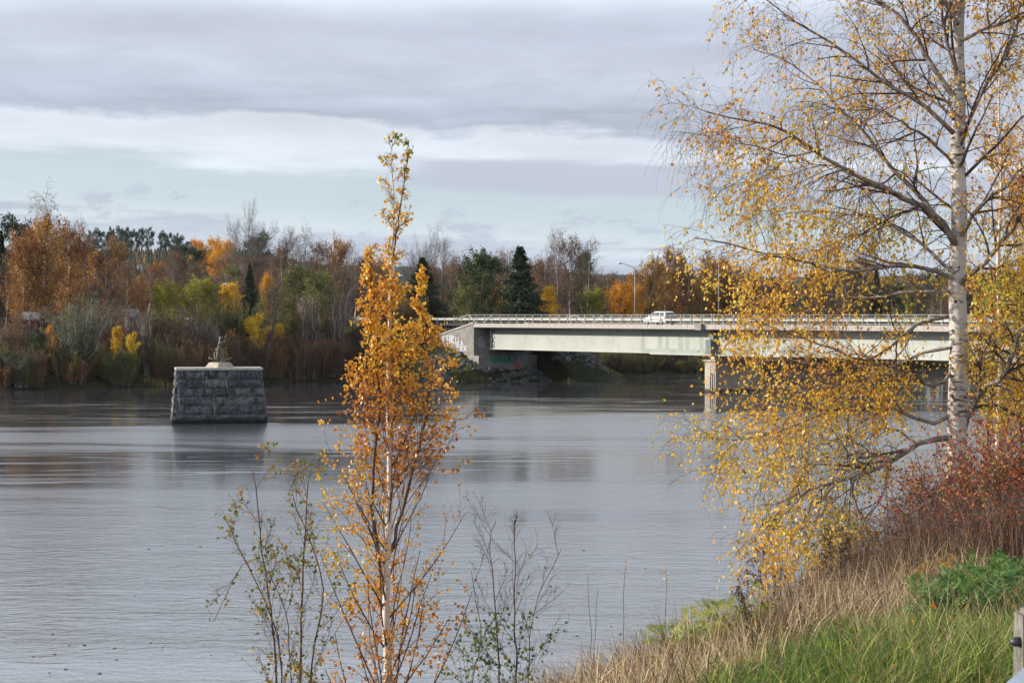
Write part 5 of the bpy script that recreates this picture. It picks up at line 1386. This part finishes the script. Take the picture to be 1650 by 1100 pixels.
# ------------------------------------------------------------------ bushes, weeds and grass on the near bank
def bush(px, ytop, Yd, wpx, label, lmat, seed, stems=60, leafn=6, sz=(.022, .04), tmat='twig_red', name='rose_bush', group=None, lk=1.0):
    rng = np.random.default_rng(seed)
    X = (px - 825) / F * Yd; zb = float(near_h(X, Yd)); H = CAMZ - (ytop - 507) / F * Yd - zb; wd = wpx / F * Yd
    o = empty(name, (X, Yd, zb), 0, label, 'bush', group)
    base = np.zeros((stems, 8, 3)); th = rng.uniform(0, 2 * PI, stems); r0 = rng.uniform(0, .35, stems) * wd; lean = rng.uniform(0, .45, stems) * wd
    zz = np.linspace(0, 1, 8); hh = H * rng.uniform(.6, 1, stems)
    for i in range(8):
        rr_ = r0 + lean * zz[i] ** 1.6
        base[:, i] = np.stack((rr_ * np.cos(th), rr_ * np.sin(th) * .8, hh * zz[i] - .1), 1) + rng.normal(0, .028, (stems, 3)) * i * .5
    R = np.linspace(.007, .002, 8)[None] * np.ones((stems, 1)); st = Geo(); st.tubes(base, R, 4)
    b2, r2, _ = grow(rng, base, R, 9, (.25, 1), (38, 12), .32, .5, 5, .03, .11, .4, None, .0016); st.tubes(b2, r2, 3)
    st.obj('stems', M[tmat], o, kind='stuff')
    if leafn:
        p = on_twigs(rng, b2, leafn, .018, .1); m = rng.random(len(p)) < np.clip((p[:, 2] / H - .12) * 2.2, 0, 1) * lk; p = p[m]
        lf = Geo(); lf.leaves(p, rng.uniform(*sz, len(p)), rng, clump_t(rng, p, 3.5, .4), .6, .2, .3); lf.obj('foliage', lmat, o, kind='stuff')
bush(1505, 722, 18.2, 120, 'dark red leafy bush at the foot of the big birch trunk', M['lf_red'], 31, 60, 7)
bush(1585, 690, 17.0, 140, 'largest red-orange rose bush below the thin white stem at right', M['lf_red'], 32, 70, 8)
bush(1655, 668, 16.0, 140, 'red rose bush cut by the right edge of the photo', M['lf_red'], 33, 64, 8)
bush(1462, 790, 17.5, 100, 'brown thorny bush with few red leaves left of the red bushes', M['lf_red'], 34, 60, 2, lk=.6, tmat='twig')
bush(1540, 800, 15.0, 130, 'brown twiggy undergrowth bush in front of the dark red bush', M['lf_red'], 35, 70, 2, lk=.5, tmat='twig')
bush(1630, 800, 14.2, 140, 'brown twiggy undergrowth bush in front of the right edge rose bush', M['lf_red'], 36, 70, 3, lk=.6, tmat='twig')
bush(1400, 850, 16.5, 80, 'sparse brown undergrowth bush left of the thorny bush', M['lf_red'], 37, 40, 1, lk=.3, tmat='twig')

def blades(name, mat, pos, h, lean, wd, rng, t, segs=3, bend=1.0, label=None, cat=None, droop=0.4):
    K = len(pos); a = rng.uniform(0, 2 * PI, K); ld = np.stack((np.cos(a), np.sin(a), 0 * a), 1)
    wa = rng.uniform(0, 2 * PI, K); wv = np.stack((np.cos(wa), np.sin(wa), 0 * wa), 1) * (wd / 2)[:, None]
    V = []; lean = lean[:, None]; h = h[:, None]
    for i in range(segs + 1):
        f = i / segs
        c = pos + ld * lean * h * f ** 1.8 * bend + np.array((0, 0, 1.0)) * h * (f - droop * lean * f ** 2.5)
        k = (1 - f) ** .7 if i < segs else 0
        if i < segs: V += [c - wv * k, c + wv * k]
        else: V.append(c)
    n = 2 * segs + 1; V = np.stack(V, 1).reshape(-1, 3); b = np.arange(K)[:, None] * n
    Q = np.concatenate([b + [[2 * i, 2 * i + 1, 2 * i + 3, 2 * i + 2]] for i in range(segs - 1)]) if segs > 1 else None
    T = b + [[2 * segs - 2, 2 * segs - 1, 2 * segs]]
    g = Geo(); g.add(V, Q, T, a=np.repeat(t, n)); o = g.obj(name, mat, kind='stuff'); tag(o, label, cat); return o
rng = np.random.default_rng(41)
def scatter(n, pxr, Yr, cond=None):
    Y = rng.uniform(Yr[0] ** .5, Yr[1] ** .5, n) ** 2; X = (rng.uniform(*pxr, n) - 825) / F * Y; 
    m = np.ones(n, bool) if cond is None else cond(X, Y)
    X, Y = X[m], Y[m]; return np.column_stack((X, Y, near_h(X, Y) - .02))
# zones: dy = how far down the slope; green on the plateau, dry along its edge
p = scatter(46000, (1000, 1720), (7.2, 14.0), lambda X, Y: near_d(X, Y) + vnoise(X, Y, 3.1) * .2 < -.42)
K = len(p); hh = rng.uniform(.12, .30, K) * np.interp(p[:, 1], [8, 10.5, 12], [1.15, .8, .6])
blades('green_grass', M['grass_green'], p, hh, rng.uniform(.2, 1.6, K), rng.uniform(.005, .011, K), rng, np.clip(.5 + .2 * vnoise(p[:, 0], p[:, 1], 4) + rng.normal(0, .32, K), 0, 1), 4, label='long green grass on the near bank at lower right', cat='grass')
p = scatter(42000, (880, 1720), (7.0, 19), lambda X, Y: (near_d(X, Y) + vnoise(X, Y, 3.1) * .2 > -.56) & (near_d(X, Y) < 1.6))
K = len(p); hh = rng.uniform(.18, .50, K) * np.interp(near_d(p[:, 0], p[:, 1]), [-1, 0, 1.5], [.7, 1, 1.1])
blades('dry_grass', M['grass_dry'], p, hh, rng.uniform(.15, 1.5, K) ** 1.3, rng.uniform(.003, .009, K), rng, np.clip(.5 + .22 * vnoise(p[:, 0], p[:, 1], 3) + rng.normal(-.06, .34, K), 0, 1), 3, label='tall dry straw-coloured grass along the edge of the near bank', cat='grass')
p = scatter(7000, (1250, 1720), (13, 20), lambda X, Y: (near_d(X, Y) > -1.2) & (near_d(X, Y) < 1.6))
K = len(p); hh = rng.uniform(.3, .7, K)
blades('brown_stalks', M['stalk_brown'], p, hh, rng.uniform(.05, .4, K), rng.uniform(.003, .006, K), rng, rng.random(K), 3, label='dense brown dead stalks below the red bushes', cat='stalks')
p = scatter(1500, (1380, 1720), (7.5, 13), lambda X, Y: near_d(X, Y) < -.5)
K = len(p)
blades('straw_in_grass', M['grass_dry'], p, rng.uniform(.2, .45, K), rng.uniform(.2, .9, K), rng.uniform(.002, .004, K), rng, rng.uniform(.3, 1, K), 3, label='scattered dry straws standing in the green grass', cat='grass')

p = scatter(170, (1150, 1720), (7.5, 16), lambda X, Y: near_d(X, Y) < .6); K = len(p); p[:, 2] += rng.uniform(.03, .20, K)
g = Geo(); g.leaves(p, rng.uniform(.02, .035, K), rng, rng.random(K) * .35, .8, .0, .2); o = g.obj('fallen_leaves', M['lf_gold'], kind='stuff'); tag(o, 'yellow birch leaves fallen into the bank grass', 'leaves')
# dead seed-head weeds, several shared shapes
def weed_mesh(seed, H=.8, ymat=False):
    rng = np.random.default_rng(seed); st = Geo(); hd = Geo()
    tp = wob(rng, H, 8, .012); R = np.linspace(.0045, .002, 8); st.tubes(tp, R, 5)
    b, r, _ = grow(rng, tp, R, 8, (.55, 1), (32, 8), .2, .6, 5, .08, .06, .3, lambda u: 1.5 - u, .0014); st.tubes(b, r, 3)
    b2, r2, _ = grow(rng, b, r, 4, (.5, 1), (34, 8), .06, .7, 3, .1, .06, .3, None, .0012); st.tubes(b2, r2, 3)
    p = np.concatenate((b2[:, -1], b[:, -1])); p = np.repeat(p, 5, 0) + rng.normal(0, .007, (len(p) * 5, 3))
    hd.leaves(p, np.full(len(p), .016), rng, rng.random(len(p)), 1.0, -.3, .4)
    pl_ = on_twigs(rng, tp[None], 14, .01, .1); hd.leaves(pl_, rng.uniform(.03, .06, len(pl_)), rng, rng.random(len(pl_)), .3, .9, .3)
    return st.mesh('stem', M['stalk_brown']), hd.mesh('seed_heads', M['seed_y'] if ymat else M['seed'])
WM = [weed_mesh(i) for i in range(5)]; WY = [weed_mesh(10 + i, .6, True) for i in range(2)]
rng = np.random.default_rng(50)
def plant_weed(px, ytop, Yd, label, group, ms):
    X = (px - 825) / F * Yd; zb = float(near_h(X, Yd)); H = CAMZ - (ytop - 507) / F * Yd - zb
    if H < .15: return
    o = empty('dried_weed', (X, Yd, zb - .02), rng.uniform(0, 6.28), label, 'weed', group); s_ = H / .8; o.scale = (s_, s_, s_)
    mk('stem', ms[0], o); mk('seed_heads', ms[1], o, 'stuff')
for i, (x, y, Yd) in enumerate([(1200, 935, 10.6), (1222, 905, 11.0), (1240, 950, 10.4), (1215, 960, 10.2), (1262, 925, 11.4), (1280, 960, 10.8), (1248, 975, 10.2), (1300, 940, 11.2), (1185, 960, 10.0), (1270, 990, 10.2)]):
    plant_weed(x, y, Yd, nth(i) + ' dark dead weed counted through the clump on the dry grass crest', 'dark dead weeds in the left clump', WM[i % 5])
for i, (x, y, Yd) in enumerate([(1340, 860, 13.5), (1352, 868, 13.2), (1365, 880, 13.4), (1330, 900, 13.0), (1385, 900, 13.5), (1400, 870, 14.0), (1320, 880, 13.8), (1430, 880, 14), (1372, 905, 12.8), (1450, 910, 13.4)]):
    plant_weed(x, y, Yd, nth(i) + ' tall dead weed with seed heads below the hanging birch twigs', 'tall dead weeds below the birch', WM[(i + 2) % 5])
for i, (x, y, Yd) in enumerate([(1480, 905, 12.2), (1490, 895, 12.4), (1505, 890, 12.5), (1520, 885, 12.6), (1498, 930, 12.0), (1535, 880, 12.6), (1525, 895, 12.3)]):
    plant_weed(x, y, Yd, nth(i) + ' yellow-brown tansy stalk with flat flower heads above the green ferny leaves', 'faded tansy stalks', WY[i % 2])
# feathery green plants
def fern_mesh(seed, yellow=0.0):
    rng = np.random.default_rng(seed); st = Geo(); lf = Geo()
    ns = 7; base = np.zeros((ns, 6, 3)); th = rng.uniform(0, 6.28, ns)
    for i in range(6):
        f = i / 5; base[:, i] = np.stack((.06 * np.cos(th) + .16 * f ** 1.4 * np.cos(th), .06 * np.sin(th) + .16 * f ** 1.4 * np.sin(th), .42 * f * rng.uniform(.75, 1, ns)), 1)
    R = np.linspace(.004, .002, 6)[None] * np.ones((ns, 1)); st.tubes(base, R, 4)
    b, r, _ = grow(rng, base, R, 9, (.15, 1), (55, 12), .15, .5, 6, -.05, .05, .25, None, .001); st.tubes(b, r, 3)
    # leaflets in pairs along each frond
    T = b[:, 1:] - b[:, :-1]; T /= np.linalg.norm(T, axis=2, keepdims=True)
    for q in np.linspace(.15, 1, 9):
        f = q * 5; i = min(int(f), 4); pos = b[:, i] + (b[:, i + 1] - b[:, i]) * (f - i)
        side = np.cross(T[:, i], np.array((0, 0, 1.))); side /= np.linalg.norm(side, axis=1, keepdims=True) + 1e-9
        ln = .055 * math.sin(min(1, q * 1.0) * 2.6 + .3) + .012
        for s_ in (-1, 1):
            tip = pos + side * s_ * ln + T[:, i] * ln * .6 + rng.normal(0, .003, pos.shape)
            wv = T[:, i] * .008; mid = (pos + tip) / 2
            V = np.stack((pos, mid - wv, tip, mid + wv), 1).reshape(-1, 3)
            tt = np.clip(rng.normal(.45 + yellow, .2, len(pos)), 0, 1)
            lf.add(V, np.arange(len(pos) * 4).reshape(-1, 4), a=np.repeat(tt, 4))
    return st.mesh('stems', M['fern']), lf.mesh('leaves', M['fern'])
FM = [fern_mesh(i) for i in range(4)]; FY = [fern_mesh(20 + i, .45) for i in range(2)]
def plant_fern(px, ytop, Yd, label, group, ms, name='tansy_plant'):
    X = (px - 825) / F * Yd; zb = float(near_h(X, Yd)); H = CAMZ - (ytop - 507) / F * Yd - zb
    if H < .12: H = .3
    o = empty(name, (X, Yd, zb - .02), rng.uniform(0, 6.28), label, 'plant', group); s_ = H / .46; o.scale = (s_ * .9, s_ * .9, s_)
    mk('stems', ms[0], o); mk('leaves', ms[1], o, 'stuff')
for i, (x, y, Yd) in enumerate([(1500, 925, 11.6), (1525, 908, 11.8), (1550, 905, 12.0), (1575, 930, 11.7), (1510, 955, 11.0), (1545, 945, 11.2), (1580, 960, 11.0), (1600, 940, 11.6), (1495, 985, 10.6), (1530, 985, 10.6), (1565, 990, 10.5), (1602, 985, 10.8)]):
    plant_fern(x, y, Yd, ('upper' if i < 6 else 'lower') + ' row green feathery tansy left of the concrete post, ' + nth(i % 6) + ' of its row', 'green tansy plants left of the concrete post', FM[i % 4])
for i, (x, y, Yd) in enumerate([(1640, 885, 11.8), (1655, 915, 11.2), (1632, 915, 11.6)]):
    plant_fern(x, y, Yd, ['upper', 'right', 'left'][i] + ' pale green feathery plant above the concrete post at the right edge', 'pale green plants above the post', FM[i % 4])
plant_fern(1112, 985, 9.9, 'bright yellow-green plant at the tip of the dry grass bank', None, FY[0], 'leafy_plant')
plant_fern(1160, 962, 10.3, 'yellow-green plant right of the bright one at the bank tip', None, FY[1], 'leafy_plant')
plant_fern(1190, 950, 10.6, 'yellowing plant close to the dark dead weeds', None, FY[0], 'leafy_plant')
plant_fern(1330, 1010, 10.0, 'small green plant in the middle of the dry grass', None, FM[1], 'leafy_plant')
# tall thin stalks standing up from the slope at lower middle
for i, (x, yt, lb) in enumerate([(949, 925, 'tallest thin bare reed stalk at lower centre'), (957, 948, 'shorter thin reed stalk beside the tallest one'), (1001, 905, 'straw-topped grass stalk leaning left over the water'), (1072, 915, 'thin straw stalk right of the leaning one, near the bank tip')]):
    Yd = 12.5; X = (x - 825) / F * Yd; zb = float(near_h(X, Yd)); H = CAMZ - (yt - 507) / F * Yd - zb
    g = Geo(); P = wob(rng, H, 9, .012); g.tubes(P, np.linspace(.0026, .0012, 9), 4); q = on_twigs(rng, P[None, 6:], 16, .004, .3)
    o = g.obj('grass_stalk', M['stalk_brown'] if i < 2 else M['grass_dry']); o.location = (X, Yd, zb); tag(o, lb, 'stalk')
    if i > 1:
        h_ = Geo(); h_.leaves(q, np.full(len(q), .035), rng, rng.uniform(.6, 1, len(q)), .2, -.8, .1); h_.obj('ear', M['grass_dry'], o, kind='stuff')

# concrete guard post and steel rail at the lower right corner
def near_post():
    Yd = 7.0; xl = (1626 - 825) / F * Yd; zt = PX(1640, 986, Yd)[2]
    zb = float(near_h(xl, Yd)) - .3
    root = empty('guard_post', (xl + .155, Yd + .08, zb), 0, 'weathered concrete guard post with a bolt at the lower right corner', 'post')
    bm = bmesh.new(); bmesh.ops.create_cube(bm, size=1)
    for v in bm.verts: v.co = Vector((v.co.x * .2, v.co.y * .17, (v.co.z + .5) * (zt - zb)))
    bmesh.ops.bevel(bm, geom=bm.edges[:], offset=.018, segments=2, affect='EDGES')
    bmesh.ops.subdivide_edges(bm, edges=[e for e in bm.edges if e.calc_length() > .1], cuts=7, use_grid_fill=True)
    for v in bm.verts: v.co += v.normal * (mnoise.noise(v.co * 22) * .006 + mnoise.noise(v.co * 7) * .006) if v.normal.length else Vector()
    m_ = bpy.data.meshes.new('shaft'); bm.to_mesh(m_); bm.free(); m_.materials.append(M['post']); mk('shaft', m_, root)
    g = Geo(); g.tubes(np.array([(-.135, -.03, 0), (-.12, -.03, 0), (-.095, -.03, 0)]) + [0, 0, PX(1620, 1037, Yd)[2] - zb], np.array([.010, .017, .017]), 10, cap=True); g.obj('bolt', M['iron'], root, True)
    g = Geo(); g.box((-.06, -.05, zt - zb + .002), (.07, .05, zt - zb + .010)); g.obj('top_plate', M['galv_near'], root)
    # rail: a beam running from behind the camera's right side past the post
    d = PX(1650, 1075, 6.27) - PX(1620, 1100, 6.0); d[2] = 0; d /= np.linalg.norm(d)
    a = PX(1620, 1100, 6.0) - d * 2
    r = empty('guardrail', a, 0, 'grey steel guardrail beam cutting the lower right corner', 'guardrail')
    prof = [(0, 0), (.05, -.05), (.05, -.10), (0, -.15), (0, -.17), (.05, -.22), (.05, -.27), (0, -.32)]
    n_ = np.array((d[1], -d[0], 0)); g = Geo(); Lr = 5.0
    for off, fl in ((0, 1), (.006, -1)):
        for (w0, z0), (w1, z1) in zip(prof[:-1], prof[1:]):
            P = [n_ * (w0 + off) + [0, 0, z0], d * Lr + n_ * (w0 + off) + [0, 0, z0], d * Lr + n_ * (w1 + off) + [0, 0, z1], n_ * (w1 + off) + [0, 0, z1]]
            g.add(P, [(0, 1, 2, 3)] if fl > 0 else [(3, 2, 1, 0)])
    g.obj('beam', M['galv_near'], r)
near_post()

# ------------------------------------------------------------------ air
hz = Geo(); hz.box((-9500, -500, -5), (9500, 9700, 160)); 
hm = bpy.data.materials.new('haze_air'); hm.use_nodes = True; hm.node_tree.nodes.clear()
vo = hm.node_tree.nodes.new('ShaderNodeOutputMaterial'); pv = hm.node_tree.nodes.new('ShaderNodeVolumePrincipled')
pv.inputs['Color'].default_value = (.74, .86, 1, 1); pv.inputs['Density'].default_value = .00002; pv.inputs['Anisotropy'].default_value = .0
hm.node_tree.links.new(pv.outputs[0], vo.inputs['Volume'])
ho = hz.obj('haze', hm, kind='stuff')
print('trees', NTREE, 'objects', len(bpy.data.objects))
